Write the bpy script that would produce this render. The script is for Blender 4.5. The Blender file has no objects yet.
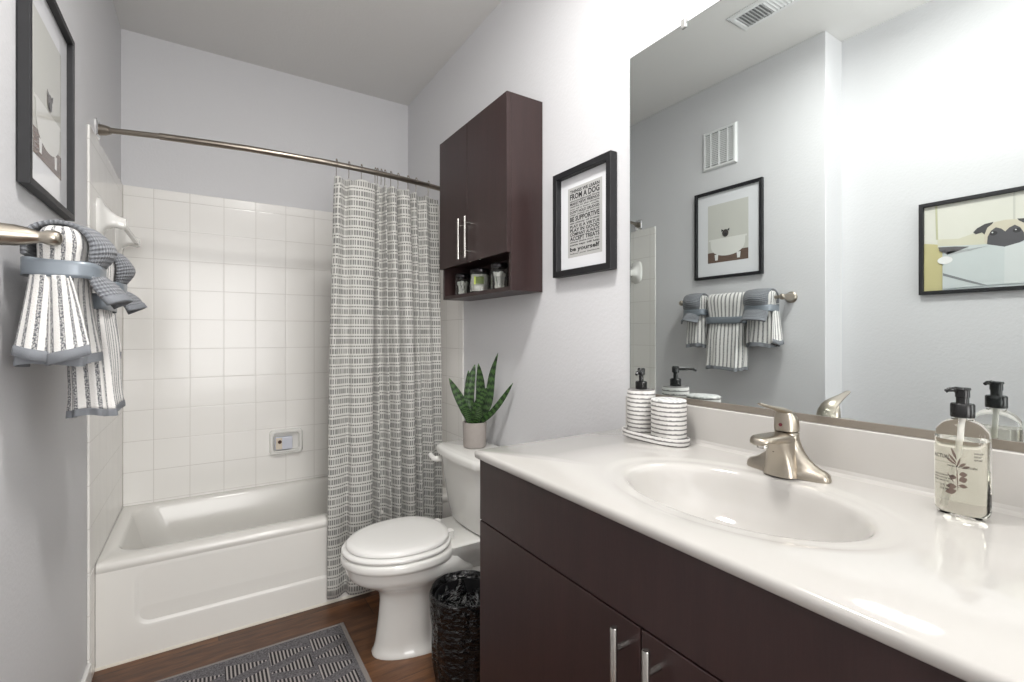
import bpy, bmesh, math, random
from mathutils import Vector, Matrix, noise
PI = math.pi
random.seed(7)
S = bpy.context.scene
C = S.collection

# ------------------------------------------------------------------ camera
cam_d = bpy.data.cameras.new('camera'); cam = bpy.data.objects.new('camera', cam_d); C.objects.link(cam)
cam_d.sensor_width = 36.0; cam_d.lens = 478/1024*36; cam_d.shift_y = -6.5/1024; cam_d.clip_start = .02
cam.location = (0, 0, 1.23); cam.rotation_euler = (PI/2, 0, -math.atan(307/478))
S.camera = cam
# ------------------------------------------------------------------ world, lights, exposure
wd = bpy.data.worlds.new('world'); S.world = wd; wd.use_nodes = True
bg = wd.node_tree.nodes['Background']; bg.inputs[0].default_value = (1, .99, .97, 1); bg.inputs[1].default_value = .35
S.view_settings.view_transform = 'Standard'; S.view_settings.look = 'None'
S.view_settings.gamma = 1; S.view_settings.use_curve_mapping = False
S.view_settings.exposure = 0.53
def area(name, loc, rot, sx, sy, power, col=(1, 1, 1)):
    l = bpy.data.lights.new(name, 'AREA'); l.shape = 'RECTANGLE'; l.size = sx; l.size_y = sy; l.energy = power; l.color = col
    o = bpy.data.objects.new(name, l); C.objects.link(o); o.location = loc; o.rotation_euler = rot
    return o
area('rear_fill', (.2, -3.3, 1.5), (PI/2, 0, 0), 2.4, 2.4, 98, (1, .985, .97))  # added soft fill from beyond the doorway, no known daylight source
area('bounce_fill', (.1, -.3, 1.8), (math.radians(188), 0, 0), .35, .35, 25, (1, .99, .975))  # added fill thrown up at the ceiling behind the camera, no known flash
area('ceiling_fill', (.36, .85, 2.66), (0, 0, 0), .24, .24, 15, (1, .98, .95))  # added overhead fill to even out the room, no known lamp here
VANITY_LAMP = .7      # emission of the vanity shades (built with the fixture)

# ------------------------------------------------------------------ room numbers
L, W, B, CEIL = -.346, 1.119, 3.002, 2.727
L2, JOG, FR = -.515, 1.145, -1.25
TUBY = 2.30; CZ = .941

# ------------------------------------------------------------------ material helpers
def newmat(name):
    m = bpy.data.materials.new(name); m.use_nodes = True
    return m, m.node_tree, m.node_tree.nodes['Principled BSDF']
def lin(c):
    return tuple(((x/255)/12.92 if x/255 <= .04045 else ((x/255+.055)/1.055)**2.4) for x in c)+(1,)
def N(nt, t, **k):
    n = nt.nodes.new(t)
    for a, b in k.items(): setattr(n, a, b)
    return n
def M_(nt, op, a, b=None, c=None):
    n = nt.nodes.new('ShaderNodeMath'); n.operation = op
    for i, v in enumerate((a, b, c)):
        if v is None: continue
        if isinstance(v, (int, float)): n.inputs[i].default_value = v
        else: nt.links.new(v, n.inputs[i])
    return n.outputs[0]
def mix(nt, f, a, b):
    n = nt.nodes.new('ShaderNodeMix'); n.data_type = 'RGBA'
    for s, v in ((n.inputs[0], f), (n.inputs[6], a), (n.inputs[7], b)):
        if isinstance(v, (int, float, tuple)): s.default_value = v
        else: nt.links.new(v, s)
    return n.outputs[2]
def bump(nt, bs, h, strength, dist=.002):
    b = nt.nodes.new('ShaderNodeBump'); b.inputs['Strength'].default_value = strength; b.inputs['Distance'].default_value = dist
    nt.links.new(h, b.inputs['Height']); nt.links.new(b.outputs[0], bs.inputs['Normal'])
def simple(name, rgb, rough=.5, metal=0, coat=0, nscale=0, nstr=.2, ndist=.001, vary=0, stretch=None, **kw):
    m, nt, bs = newmat(name)
    c = lin(rgb); bs.inputs['Base Color'].default_value = c
    bs.inputs['Roughness'].default_value = rough; bs.inputs['Metallic'].default_value = metal
    bs.inputs['Coat Weight'].default_value = coat
    for k, v in kw.items(): bs.inputs[k.replace('_', ' ')].default_value = v
    if nscale:
        tc = N(nt, 'ShaderNodeTexCoord'); mp = N(nt, 'ShaderNodeMapping'); nt.links.new(tc.outputs['Object'], mp.inputs[0])
        if stretch: mp.inputs['Scale'].default_value = stretch
        nz = N(nt, 'ShaderNodeTexNoise'); nz.inputs['Scale'].default_value = nscale; nz.inputs['Detail'].default_value = 3
        nt.links.new(mp.outputs[0], nz.inputs[0])
        if nstr: bump(nt, bs, nz.outputs[0], nstr, ndist)
        if vary:
            d = tuple(x*(1-vary) for x in c[:3])+(1,); e = tuple(min(1, x*(1+vary)) for x in c[:3])+(1,)
            nt.links.new(mix(nt, nz.outputs[0], d, e), bs.inputs['Base Color'])
    return m
def sep(nt, kind='Object'):
    tc = N(nt, 'ShaderNodeTexCoord'); s = N(nt, 'ShaderNodeSeparateXYZ'); nt.links.new(tc.outputs[kind], s.inputs[0])
    return tc, s.outputs[0], s.outputs[1], s.outputs[2]
def noise_tex(nt, vec, scale, detail=2, mapscale=None):
    if mapscale:
        mp = N(nt, 'ShaderNodeMapping'); mp.inputs['Scale'].default_value = mapscale; nt.links.new(vec, mp.inputs[0]); vec = mp.outputs[0]
    nz = N(nt, 'ShaderNodeTexNoise'); nz.inputs['Scale'].default_value = scale; nz.inputs['Detail'].default_value = detail
    nt.links.new(vec, nz.inputs[0]); return nz.outputs[0]

def wall_paint(name, rgb, st=.22):
    m, nt, bs = newmat(name); bs.inputs['Base Color'].default_value = lin(rgb); bs.inputs['Roughness'].default_value = .55
    tc, x, y, z = sep(nt); a = noise_tex(nt, tc.outputs['Object'], 90, 3); bump(nt, bs, a, st, .004)
    return m
M = {}
M['wall'] = wall_paint('wall_paint', (214, 214, 216))
M['ceiling'] = wall_paint('ceiling_paint', (222, 221, 219), .2)
def tile_mat(name, axis, off):
    m, nt, bs = newmat(name)
    tc, x, y, z = sep(nt); u = x if axis == 'x' else y
    def line(v, o):
        f = M_(nt, 'FRACT', M_(nt, 'DIVIDE', M_(nt, 'SUBTRACT', v, o), .1515))
        d = M_(nt, 'ABSOLUTE', M_(nt, 'SUBTRACT', f, .5))           # .5 at the joints
        return d
    lu, lz = line(u, off), line(z, 1.9135)
    mx = M_(nt, 'MAXIMUM', lu, lz)
    mr = N(nt, 'ShaderNodeMapRange'); nt.links.new(mx, mr.inputs[0]); mr.inputs[1].default_value = .486; mr.inputs[2].default_value = .493
    nt.links.new(mix(nt, mr.outputs[0], lin((236, 234, 230)), lin((216, 213, 208))), bs.inputs['Base Color'])
    bs.inputs['Roughness'].default_value = .19
    cell = N(nt, 'ShaderNodeTexWhiteNoise'); cb = N(nt, 'ShaderNodeCombineXYZ')
    nt.links.new(M_(nt, 'FLOOR', M_(nt, 'DIVIDE', M_(nt, 'SUBTRACT', u, off), .1515)), cb.inputs[0])
    nt.links.new(M_(nt, 'FLOOR', M_(nt, 'DIVIDE', M_(nt, 'SUBTRACT', z, 1.9135), .1515)), cb.inputs[1])
    nt.links.new(cb.outputs[0], cell.inputs[0])
    tilt = M_(nt, 'MULTIPLY', M_(nt, 'ADD', u, z), M_(nt, 'MULTIPLY', M_(nt, 'SUBTRACT', cell.outputs[0], .5), .004))
    wav = M_(nt, 'MULTIPLY', noise_tex(nt, tc.outputs['Object'], 9, 1), .0012)
    mr2 = N(nt, 'ShaderNodeMapRange'); nt.links.new(mx, mr2.inputs[0]); mr2.inputs[1].default_value = .47; mr2.inputs[2].default_value = .49
    mr2.inputs[3].default_value = 0; mr2.inputs[4].default_value = -.0003
    h = M_(nt, 'ADD', M_(nt, 'ADD', tilt, wav), mr2.outputs[0])
    b = N(nt, 'ShaderNodeBump'); b.inputs['Strength'].default_value = .7; b.inputs['Distance'].default_value = 1
    nt.links.new(h, b.inputs['Height']); nt.links.new(b.outputs[0], bs.inputs['Normal'])
    return m
M['tile_x'] = tile_mat('ceramic_tile_back', 'x', -.066)
M['tile_y'] = tile_mat('ceramic_tile_side', 'y', 3.0)
M['porcelain'] = simple('porcelain', (228, 227, 223), .08, coat=.3)
M['seat'] = simple('seat_enamel', (232, 231, 228), .16)
M['tub'] = simple('tub_enamel', (226, 224, 219), .14, nscale=3, nstr=.05, ndist=.01)
M['counter'] = simple('cultured_marble', (190, 187, 183), .09, nscale=4, nstr=0, vary=.03, coat=.2)
M['nickel'] = simple('brushed_nickel', (176, 168, 156), .3, 1, nscale=60, nstr=.05, stretch=(1, 1, 12))
M['steel'] = simple('satin_steel', (200, 198, 193), .26, 1)
M['chrome'] = simple('chrome', (225, 225, 225), .08, 1)
M['rodmetal'] = simple('rod_metal', (150, 142, 132), .28, 1)
M['black'] = simple('black_frame', (25, 25, 28), .5, nscale=30, nstr=.05)
M['blackplastic'] = simple('black_plastic', (18, 18, 19), .25)
M['mat'] = simple('picture_mat', (228, 229, 232), .8, coat=1.0, Coat_Roughness=.0, nscale=200, nstr=.05)
M['white'] = simple('white_trim', (226, 225, 222), .35)
M['ventwhite'] = simple('vent_white', (224, 225, 225), .4)
M['ventdark'] = simple('vent_cavity', (140, 141, 142), .9)
M['ink'] = simple('black_ink', (28, 28, 30), .8)
M['channel'] = simple('mirror_channel', (150, 142, 132), .35, .6)
M['mirror'] = simple('mirror_silver', (226, 231, 230), 0.0, 1)
M['mirroredge'] = simple('mirror_edge', (70, 82, 80), .2)
M['caulk'] = simple('caulk', (214, 208, 196), .5, nscale=40, nstr=0, vary=.06)

def wood_dark():
    m, nt, bs = newmat('espresso_laminate'); tc, x, y, z = sep(nt)
    a = noise_tex(nt, tc.outputs['Object'], 6, 4, (7, 7, .6)); b = noise_tex(nt, tc.outputs['Object'], 60, 3, (6, 6, .35))
    f = M_(nt, 'ADD', M_(nt, 'MULTIPLY', a, .6), M_(nt, 'MULTIPLY', b, .4))
    nt.links.new(mix(nt, f, lin((34, 22, 22)), lin((62, 43, 42))), bs.inputs['Base Color'])
    bs.inputs['Roughness'].default_value = .38; bump(nt, bs, b, .08, .001); return m
M['espresso'] = wood_dark()
def floor_mat():
    m, nt, bs = newmat('floor_planks'); tc, x, y, z = sep(nt)
    row = M_(nt, 'FLOOR', M_(nt, 'DIVIDE', y, .15)); fy = M_(nt, 'FRACT', M_(nt, 'DIVIDE', y, .15))
    wn = N(nt, 'ShaderNodeTexWhiteNoise', noise_dimensions='1D'); nt.links.new(row, wn.inputs['W'])
    xs = M_(nt, 'ADD', M_(nt, 'DIVIDE', x, 1.2), wn.outputs[0]); fx = M_(nt, 'FRACT', xs)
    cb = N(nt, 'ShaderNodeCombineXYZ'); nt.links.new(M_(nt, 'FLOOR', xs), cb.inputs[0]); nt.links.new(row, cb.inputs[1])
    wn2 = N(nt, 'ShaderNodeTexWhiteNoise'); nt.links.new(cb.outputs[0], wn2.inputs[0])
    cb2 = N(nt, 'ShaderNodeCombineXYZ'); nt.links.new(x, cb2.inputs[0]); nt.links.new(y, cb2.inputs[1]); nt.links.new(M_(nt, 'MULTIPLY', wn2.outputs[0], 9), cb2.inputs[2])
    g1 = noise_tex(nt, cb2.outputs[0], 5, 5, (1, 7, 1)); g2 = noise_tex(nt, cb2.outputs[0], 22, 4, (1, 12, 1))
    f = M_(nt, 'ADD', M_(nt, 'MULTIPLY', g1, .75), M_(nt, 'MULTIPLY', g2, .4))
    f = M_(nt, 'ADD', f, M_(nt, 'MULTIPLY', M_(nt, 'SUBTRACT', wn2.outputs[0], .5), .25))
    cr = N(nt, 'ShaderNodeValToRGB'); nt.links.new(f, cr.inputs[0])
    e = cr.color_ramp.elements; e[0].position = .3; e[0].color = lin((48, 28, 17)); e[1].position = .85; e[1].color = lin((128, 86, 54))
    e2 = e.new(.55); e2.color = lin((86, 55, 34))
    d = M_(nt, 'MAXIMUM', M_(nt, 'GREATER_THAN', M_(nt, 'ABSOLUTE', M_(nt, 'SUBTRACT', fy, .5)), .493), M_(nt, 'GREATER_THAN', M_(nt, 'ABSOLUTE', M_(nt, 'SUBTRACT', fx, .5)), .4988))
    nt.links.new(mix(nt, d, cr.outputs[0], lin((38, 25, 18))), bs.inputs['Base Color'])
    bs.inputs['Roughness'].default_value = .36; bump(nt, bs, g2, .12, .002); return m
M['floor'] = floor_mat()

def uvsep(nt):
    tc = N(nt, 'ShaderNodeUVMap'); s = N(nt, 'ShaderNodeSeparateXYZ'); nt.links.new(tc.outputs[0], s.inputs[0])
    return tc.outputs[0], s.outputs[0], s.outputs[1]
def curtain_mat():
    m, nt, bs = newmat('curtain_weave'); uv, u, v = uvsep(nt)
    P = .0455
    fv = M_(nt, 'FRACT', M_(nt, 'DIVIDE', v, P))
    row = M_(nt, 'FLOOR', M_(nt, 'DIVIDE', v, P))
    wn = N(nt, 'ShaderNodeTexWhiteNoise', noise_dimensions='1D'); nt.links.new(row, wn.inputs['W'])
    uo = M_(nt, 'ADD', M_(nt, 'DIVIDE', u, .0105), wn.outputs[0])
    fu = M_(nt, 'FRACT', uo)
    cb = N(nt, 'ShaderNodeCombineXYZ'); nt.links.new(M_(nt, 'FLOOR', uo), cb.inputs[0]); nt.links.new(row, cb.inputs[1])
    wn2 = N(nt, 'ShaderNodeTexWhiteNoise'); nt.links.new(cb.outputs[0], wn2.inputs[0])
    tall_v = M_(nt, 'LESS_THAN', M_(nt, 'ABSOLUTE', M_(nt, 'SUBTRACT', fv, .34)), .25)
    tall_u = M_(nt, 'LESS_THAN', fu, M_(nt, 'ADD', .48, M_(nt, 'MULTIPLY', wn2.outputs[0], .34)))
    tall = M_(nt, 'MULTIPLY', tall_v, tall_u)
    small = M_(nt, 'MULTIPLY', M_(nt, 'LESS_THAN', M_(nt, 'ABSOLUTE', M_(nt, 'SUBTRACT', fv, .84)), .06), M_(nt, 'LESS_THAN', M_(nt, 'FRACT', M_(nt, 'MULTIPLY', uo, 1.0)), .72))
    nz = noise_tex(nt, uv, 900, 2)
    f = M_(nt, 'ADD', M_(nt, 'MULTIPLY', tall, .85), M_(nt, 'MULTIPLY', small, 1.0))
    f = M_(nt, 'MULTIPLY', f, M_(nt, 'ADD', .75, M_(nt, 'MULTIPLY', nz, .4)))
    nt.links.new(mix(nt, f, lin((196, 195, 190)), lin((98, 98, 96))), bs.inputs['Base Color'])
    bs.inputs['Roughness'].default_value = .9; bs.inputs['Sheen Weight'].default_value = .2
    bump(nt, bs, M_(nt, 'ADD', nz, M_(nt, 'MULTIPLY', f, -.5)), .25, .001); return m
M['curtain'] = curtain_mat()
def towel_mat():
    m, nt, bs = newmat('striped_terry'); uv, u, v = uvsep(nt)
    tcn = noise_tex(nt, uv, 300, 3); w = noise_tex(nt, uv, 30, 2)
    uu = M_(nt, 'ADD', u, M_(nt, 'MULTIPLY', M_(nt, 'SUBTRACT', tcn, .5), .003))
    f = M_(nt, 'FRACT', M_(nt, 'DIVIDE', uu, .0225))
    st = M_(nt, 'LESS_THAN', M_(nt, 'ABSOLUTE', M_(nt, 'SUBTRACT', f, .5)), .2)
    speck = M_(nt, 'GREATER_THAN', tcn, .5)
    dark = M_(nt, 'MULTIPLY', st, M_(nt, 'ADD', .45, M_(nt, 'MULTIPLY', speck, .55)))
    nt.links.new(mix(nt, dark, lin((231, 229, 226)), lin((88, 90, 95))), bs.inputs['Base Color'])
    bs.inputs['Roughness'].default_value = 1; bs.inputs['Sheen Weight'].default_value = .3
    bump(nt, bs, tcn, .8, .003); return m
M['towel'] = towel_mat()
def rib_mat():
    m, nt, bs = newmat('ribbed_grey_terry'); uv, u, v = uvsep(nt)
    n1 = noise_tex(nt, uv, 300, 2)
    s = M_(nt, 'SINE', M_(nt, 'MULTIPLY', M_(nt, 'ADD', v, M_(nt, 'MULTIPLY', n1, .002)), 2*PI/.0085))
    s2 = M_(nt, 'SINE', M_(nt, 'MULTIPLY', u, 2*PI/.006))
    h = M_(nt, 'ADD', s, M_(nt, 'MULTIPLY', s2, .5))
    f = M_(nt, 'MULTIPLY_ADD', h, .25, .5)
    nt.links.new(mix(nt, f, lin((92, 95, 101)), lin((142, 145, 150))), bs.inputs['Base Color'])
    bs.inputs['Roughness'].default_value = 1; bs.inputs['Sheen Weight'].default_value = .3
    bump(nt, bs, M_(nt, 'ADD', h, n1), .7, .002); return m
M['rib'] = rib_mat()
M['hem'] = simple('grey_hem', (122, 125, 130), .9, nscale=400, nstr=.4)
M['ribbon'] = simple('satin_ribbon', (128, 136, 144), .32, .15, nscale=8, nstr=.1, ndist=.003)
def rug_mat():
    m, nt, bs = newmat('rug_weave'); tc, x, y, z = sep(nt)
    nz = M_(nt, 'MULTIPLY_ADD', M_(nt, 'SUBTRACT', noise_tex(nt, tc.outputs['Object'], 190, 3), .5), 1.8, .5); n2 = noise_tex(nt, tc.outputs['Object'], 60, 2, (1, 3, 1))
    # object origin: rug's back right corner; x to the left, y to the front
    a = M_(nt, 'MULTIPLY', x, -1.0); b = M_(nt, 'MULTIPLY', y, -1.0)
    RH, CW = .088, .145
    bb = M_(nt, 'DIVIDE', M_(nt, 'SUBTRACT', b, .045), RH); row = M_(nt, 'FLOOR', bb); fb = M_(nt, 'FRACT', bb)
    odd = M_(nt, 'MODULO', row, 2.0)
    aa = M_(nt, 'DIVIDE', M_(nt, 'ADD', a, M_(nt, 'MULTIPLY', odd, -.01)), CW); fa = M_(nt, 'FRACT', aa)
    fa2 = M_(nt, 'ADD', M_(nt, 'MULTIPLY', odd, M_(nt, 'SUBTRACT', 1.0, fa)), M_(nt, 'MULTIPLY', M_(nt, 'SUBTRACT', 1.0, odd), fa))
    tri = M_(nt, 'LESS_THAN', M_(nt, 'MULTIPLY', M_(nt, 'ABSOLUTE', M_(nt, 'SUBTRACT', fb, .5)), 2.0), fa2)
    st = M_(nt, 'LESS_THAN', M_(nt, 'FRACT', M_(nt, 'DIVIDE', a, .0125)), .45)
    inside = M_(nt, 'MULTIPLY', M_(nt, 'GREATER_THAN', a, .03), M_(nt, 'GREATER_THAN', b, .045))
    inside = M_(nt, 'MULTIPLY', inside, M_(nt, 'LESS_THAN', a, .63))
    tri = M_(nt, 'MULTIPLY', tri, inside)
    base = mix(nt, nz, lin((52, 50, 54)), lin((128, 125, 128)))
    stripe = mix(nt, st, lin((42, 40, 43)), lin((166, 160, 157)))
    nt.links.new(mix(nt, tri, base, stripe), bs.inputs['Base Color'])
    bs.inputs['Roughness'].default_value = 1
    bump(nt, bs, M_(nt, 'ADD', nz, M_(nt, 'MULTIPLY', tri, st)), .6, .003); return m
M['rug'] = rug_mat()
M['rugborder'] = simple('rug_binding', (134, 128, 124), 1, nscale=250, nstr=.6, ndist=.003, vary=.25)
def band_mat():
    m, nt, bs = newmat('banded_ceramic'); tc, x, y, z = sep(nt)
    n1 = noise_tex(nt, tc.outputs['Object'], 30, 3, (1, 1, 3)); n3 = noise_tex(nt, tc.outputs['Object'], 160, 2)
    zz = M_(nt, 'ADD', z, M_(nt, 'MULTIPLY', n1, .003))
    f = M_(nt, 'FRACT', M_(nt, 'DIVIDE', zz, .0115))
    k = M_(nt, 'LESS_THAN', f, M_(nt, 'ADD', .10, M_(nt, 'MULTIPLY', n3, .5)))
    nt.links.new(mix(nt, M_(nt, 'MULTIPLY', k, .8), lin((216, 214, 211)), lin((62, 58, 58))), bs.inputs['Base Color'])
    bs.inputs['Roughness'].default_value = .45; bump(nt, bs, f, .3, .001); return m
M['banded'] = band_mat()
def marble_top():
    m, nt, bs = newmat('swirled_ceramic_top'); tc, x, y, z = sep(nt)
    n1 = noise_tex(nt, tc.outputs['Object'], 20, 2, (1, 4, 1))
    s = M_(nt, 'SINE', M_(nt, 'MULTIPLY', M_(nt, 'ADD', M_(nt, 'ADD', x, M_(nt, 'MULTIPLY', y, -.5)), M_(nt, 'MULTIPLY', n1, .04)), 320))
    nt.links.new(mix(nt, M_(nt, 'MULTIPLY_ADD', s, .3, .35), lin((228, 228, 226)), lin((160, 160, 160))), bs.inputs['Base Color'])
    bs.inputs['Roughness'].default_value = .4; return m
M['swirl'] = marble_top()
def leaf_mat():
    m, nt, bs = newmat('snake_leaf'); uv, u, v = uvsep(nt)
    n1 = noise_tex(nt, uv, 9, 3); n2 = noise_tex(nt, uv, 60, 3, (1, .2, 1))
    w = M_(nt, 'SINE', M_(nt, 'ADD', M_(nt, 'MULTIPLY', v, 62), M_(nt, 'MULTIPLY', n1, 9)))
    f = M_(nt, 'ADD', M_(nt, 'MULTIPLY_ADD', w, .35, .35), M_(nt, 'MULTIPLY', M_(nt, 'SUBTRACT', n2, .5), .5))
    col = mix(nt, f, lin((14, 32, 18)), lin((84, 120, 62)))
    edge = M_(nt, 'GREATER_THAN', M_(nt, 'ABSOLUTE', M_(nt, 'SUBTRACT', u, .5)), .45)
    nt.links.new(mix(nt, M_(nt, 'MULTIPLY', edge, .5), col, lin((20, 40, 24))), bs.inputs['Base Color'])
    bs.inputs['Roughness'].default_value = .38; return m
M['leaf'] = leaf_mat()
M['pot'] = simple('concrete_pot', (158, 151, 146), .8, nscale=60, nstr=.2, vary=.08)
M['soil'] = simple('potting_soil', (40, 30, 24), 1, nscale=90, nstr=1, ndist=.01)
M['bag'] = simple('bin_liner', (14, 14, 15), .14, nscale=30, nstr=1, ndist=.022, stretch=(1, 1, 1.6))
M['bin'] = simple('bin_plastic', (24, 24, 25), .4)
def glass(name, col, rough=0, ior=1.45):
    m, nt, bs = newmat(name); bs.inputs['Base Color'].default_value = col; bs.inputs['Roughness'].default_value = rough
    bs.inputs['Transmission Weight'].default_value = 1; bs.inputs['IOR'].default_value = ior; return m
M['glass'] = glass('clear_glass', (.97, .99, .98, 1), 0, 1.3)
M['soapglass'] = glass('clear_bottle', (.98, .98, .96, 1), .0, 1.18)
M['liquid'] = glass('soap_liquid', (.975, .955, .88, 1), .03, 1.3)
M['picglass'] = None
M['acrylic'] = simple('clear_bar', (205, 205, 203), .1, .6)
M['swab'] = simple('cotton', (238, 236, 230), .95, nscale=300, nstr=.5)
M['jarlid'] = simple('jar_lid', (58, 56, 58), .25, .8)
M['green'] = simple('label_green', (96, 110, 60), .6)
M['lime'] = simple('label_lime', (190, 205, 96), .6)
M['labelink'] = simple('label_ink', (40, 34, 32), .7)
M['olive'] = simple('label_olive', (104, 88, 80), .7)
M['labeltint'] = simple('label_tint', (206, 207, 188), .5, Alpha=.22)
M['red'] = simple('red_dot', (110, 20, 40), .3)
M['soapwrap'] = simple('soap_wrap', (205, 208, 220), .4, nscale=30, nstr=.2, vary=.1)
M['soaplabel'] = simple('soap_label', (212, 200, 184), .5)
M['brown'] = simple('brown_mark', (66, 36, 20), .6)
M['lampglass'] = newmat('lamp_glass')[0]
_b = M['lampglass'].node_tree.nodes['Principled BSDF']; _b.inputs['Emission Color'].default_value = (1, .985, .96, 1); _b.inputs['Emission Strength'].default_value = VANITY_LAMP
M['fillglass'] = newmat('fill_cover_glass')[0]
_b = M['fillglass'].node_tree.nodes['Principled BSDF']; _b.inputs['Emission Color'].default_value = (1, .98, .95, 1); _b.inputs['Emission Strength'].default_value = 2  # glowing cover of the added ceiling light

# ------------------------------------------------------------------ mesh helpers
def meta(o, label=None, cat=None, group=None, kind=None):
    if label: o['label'] = label
    if cat: o['category'] = cat
    if group: o['group'] = group
    if kind: o['kind'] = kind
    return o
def thing(name, label, cat, loc=(0, 0, 0), group=None):
    o = bpy.data.objects.new(name, None); o.empty_display_size = .05; C.objects.link(o); o.location = loc
    return meta(o, label, cat, group)
def wloc(o):
    v = Vector(o.location)
    while o.parent: o = o.parent; v += Vector(o.location)
    return v
def obj(name, bm, mat, parent=None, smooth=True, bevel=0, subsurf=0, solid=0, loc=None, label=None, auto=40):
    """vertices of bm are in world coordinates; they are moved so the object's origin is loc (or the parent's)"""
    me = bpy.data.meshes.new(name)
    org = Vector(loc) if loc is not None else (wloc(parent) if parent else Vector((0, 0, 0)))
    bm.normal_update()
    bmesh.ops.translate(bm, verts=bm.verts, vec=-org)
    if smooth:
        for f in bm.faces: f.smooth = True
        a = math.radians(auto)
        for e in bm.edges:
            if len(e.link_faces) == 2 and e.calc_face_angle(0) > a: e.smooth = False
    bm.to_mesh(me); bm.free()
    o = bpy.data.objects.new(name, me); C.objects.link(o)
    if isinstance(mat, (list, tuple)):
        for q in mat: me.materials.append(q)
    else: me.materials.append(mat)
    if parent:
        o.parent = parent; o.location = org - wloc(parent)
    else: o.location = org
    if solid:
        md = o.modifiers.new('solid', 'SOLIDIFY'); md.thickness = abs(solid); md.offset = -1 if solid > 0 else 1
    if bevel:
        md = o.modifiers.new('bevel', 'BEVEL'); md.width = bevel; md.segments = 3; md.limit_method = 'ANGLE'; md.angle_limit = math.radians(35)
    if subsurf:
        md = o.modifiers.new('sub', 'SUBSURF'); md.levels = subsurf; md.render_levels = subsurf
    if label: o['label'] = label
    return o
def BM(): return bmesh.new()
def box(bm, x0, x1, y0, y1, z0, z1):
    vs = [bm.verts.new((x, y, z)) for x in (x0, x1) for y in (y0, y1) for z in (z0, z1)]
    for f in ((0, 1, 3, 2), (4, 6, 7, 5), (0, 4, 5, 1), (2, 3, 7, 6), (0, 2, 6, 4), (1, 5, 7, 3)): bm.faces.new([vs[i] for i in f])
    return bm
def bx(*a): return box(BM(), *a)
def loft(rings, bm=None, cap0=True, cap1=True, closed=True, uvs=None):
    bm = bm or BM(); R = [[bm.verts.new(p) for p in r] for r in rings]
    n = len(rings[0]); uvl = bm.loops.layers.uv.verify() if uvs else None
    for i in range(len(R)-1):
        for j in range(n if closed else n-1):
            k = (j+1) % n
            f = bm.faces.new((R[i][j], R[i][k], R[i+1][k], R[i+1][j]))
            if uvs:
                jj = j+1
                for lp, q in zip(f.loops, ((i, j), (i, jj), (i+1, jj), (i+1, j))): lp[uvl].uv = uvs(*q)
    if cap0 and closed: bm.faces.new(list(reversed(R[0])))
    if cap1 and closed: bm.faces.new(R[-1])
    bmesh.ops.recalc_face_normals(bm, faces=bm.faces) if closed else None
    return bm
def tube(pts, r, n=12, bm=None, caps=True):
    pts = [Vector(p) for p in pts]; rs = r if isinstance(r, (list, tuple)) else [r]*len(pts)
    rings = []; prev = None
    for i, p in enumerate(pts):
        t = (pts[min(i+1, len(pts)-1)]-pts[max(i-1, 0)]).normalized()
        if prev is None:
            a = Vector((0, 0, 1)) if abs(t.z) < .9 else Vector((1, 0, 0)); prev = t.cross(a).normalized()
        u = (prev - t*prev.dot(t)).normalized(); v = t.cross(u); prev = u
        rings.append([p+(u*math.cos(2*PI*k/n)+v*math.sin(2*PI*k/n))*rs[i] for k in range(n)])
    return loft(rings, bm, caps, caps)
def lathe(prof, cx, cy, n=32, bm=None, sx=1, sy=1, caps=True):
    return loft([[(cx+r*sx*math.cos(2*PI*k/n), cy+r*sy*math.sin(2*PI*k/n), z) for k in range(n)] for r, z in prof], bm, caps, caps)
def sup(cx, cy, z, ax, ay, e=2.0, n=48, fn=None):
    r = []
    for k in range(n):
        t = 2*PI*k/n; c, s = math.cos(t), math.sin(t)
        x = ax*math.copysign(abs(c)**(2/e), c); y = ay*math.copysign(abs(s)**(2/e), s)
        r.append((cx+x, cy+y, z))
    return r
def prism(pts, h0, h1, axis='z', bm=None):
    def P(a, b, h): return (a, b, h) if axis == 'z' else ((a, h, b) if axis == 'y' else (h, a, b))
    return loft([[P(a, b, h0) for a, b in pts], [P(a, b, h1) for a, b in pts]], bm)
def catm(pts, n=8):
    pts = [Vector(p) for p in pts]; out = []
    for i in range(len(pts)-1):
        p0, p1, p2, p3 = pts[max(i-1, 0)], pts[i], pts[i+1], pts[min(i+2, len(pts)-1)]
        for k in range(n):
            t = k/n; out.append(.5*((2*p1)+(p2-p0)*t+(2*p0-5*p1+4*p2-p3)*t*t+(3*p1-p0-3*p2+p3)*t**3))
    out.append(pts[-1]); return out
def struct(name, bm, mat, smooth=False, parent=None, **k):
    o = obj(name, bm, mat, parent, smooth, **k)
    if not parent: o['kind'] = 'structure'
    return o
def text_bm(txt, width, height, bold=.018):
    """text as mesh, in the xy plane, fitted to width x height, lower left at 0,0"""
    cu = bpy.data.curves.new('t', 'FONT'); cu.body = txt; cu.resolution_u = 2; cu.offset = bold
    o = bpy.data.objects.new('t', cu); C.objects.link(o)
    dg = bpy.context.evaluated_depsgraph_get(); me = bpy.data.meshes.new_from_object(o.evaluated_get(dg))
    bm = BM(); bm.from_mesh(me); bpy.data.objects.remove(o); bpy.data.curves.remove(cu); bpy.data.meshes.remove(me)
    xs = [v.co.x for v in bm.verts]; ys = [v.co.y for v in bm.verts]
    x0, x1, y0, y1 = min(xs), max(xs), min(ys), max(ys)
    sx = width/(x1-x0); sy = height/(y1-y0)
    for v in bm.verts: v.co = Vector(((v.co.x-x0)*sx, (v.co.y-y0)*sy, 0))
    return bm
def join(dst, src, fn):
    mp = {}
    for v in src.verts: mp[v] = dst.verts.new(fn(v.co))
    for f in src.faces:
        try: dst.faces.new([mp[v] for v in f.verts])
        except ValueError: pass
    src.free(); return dst

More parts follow.
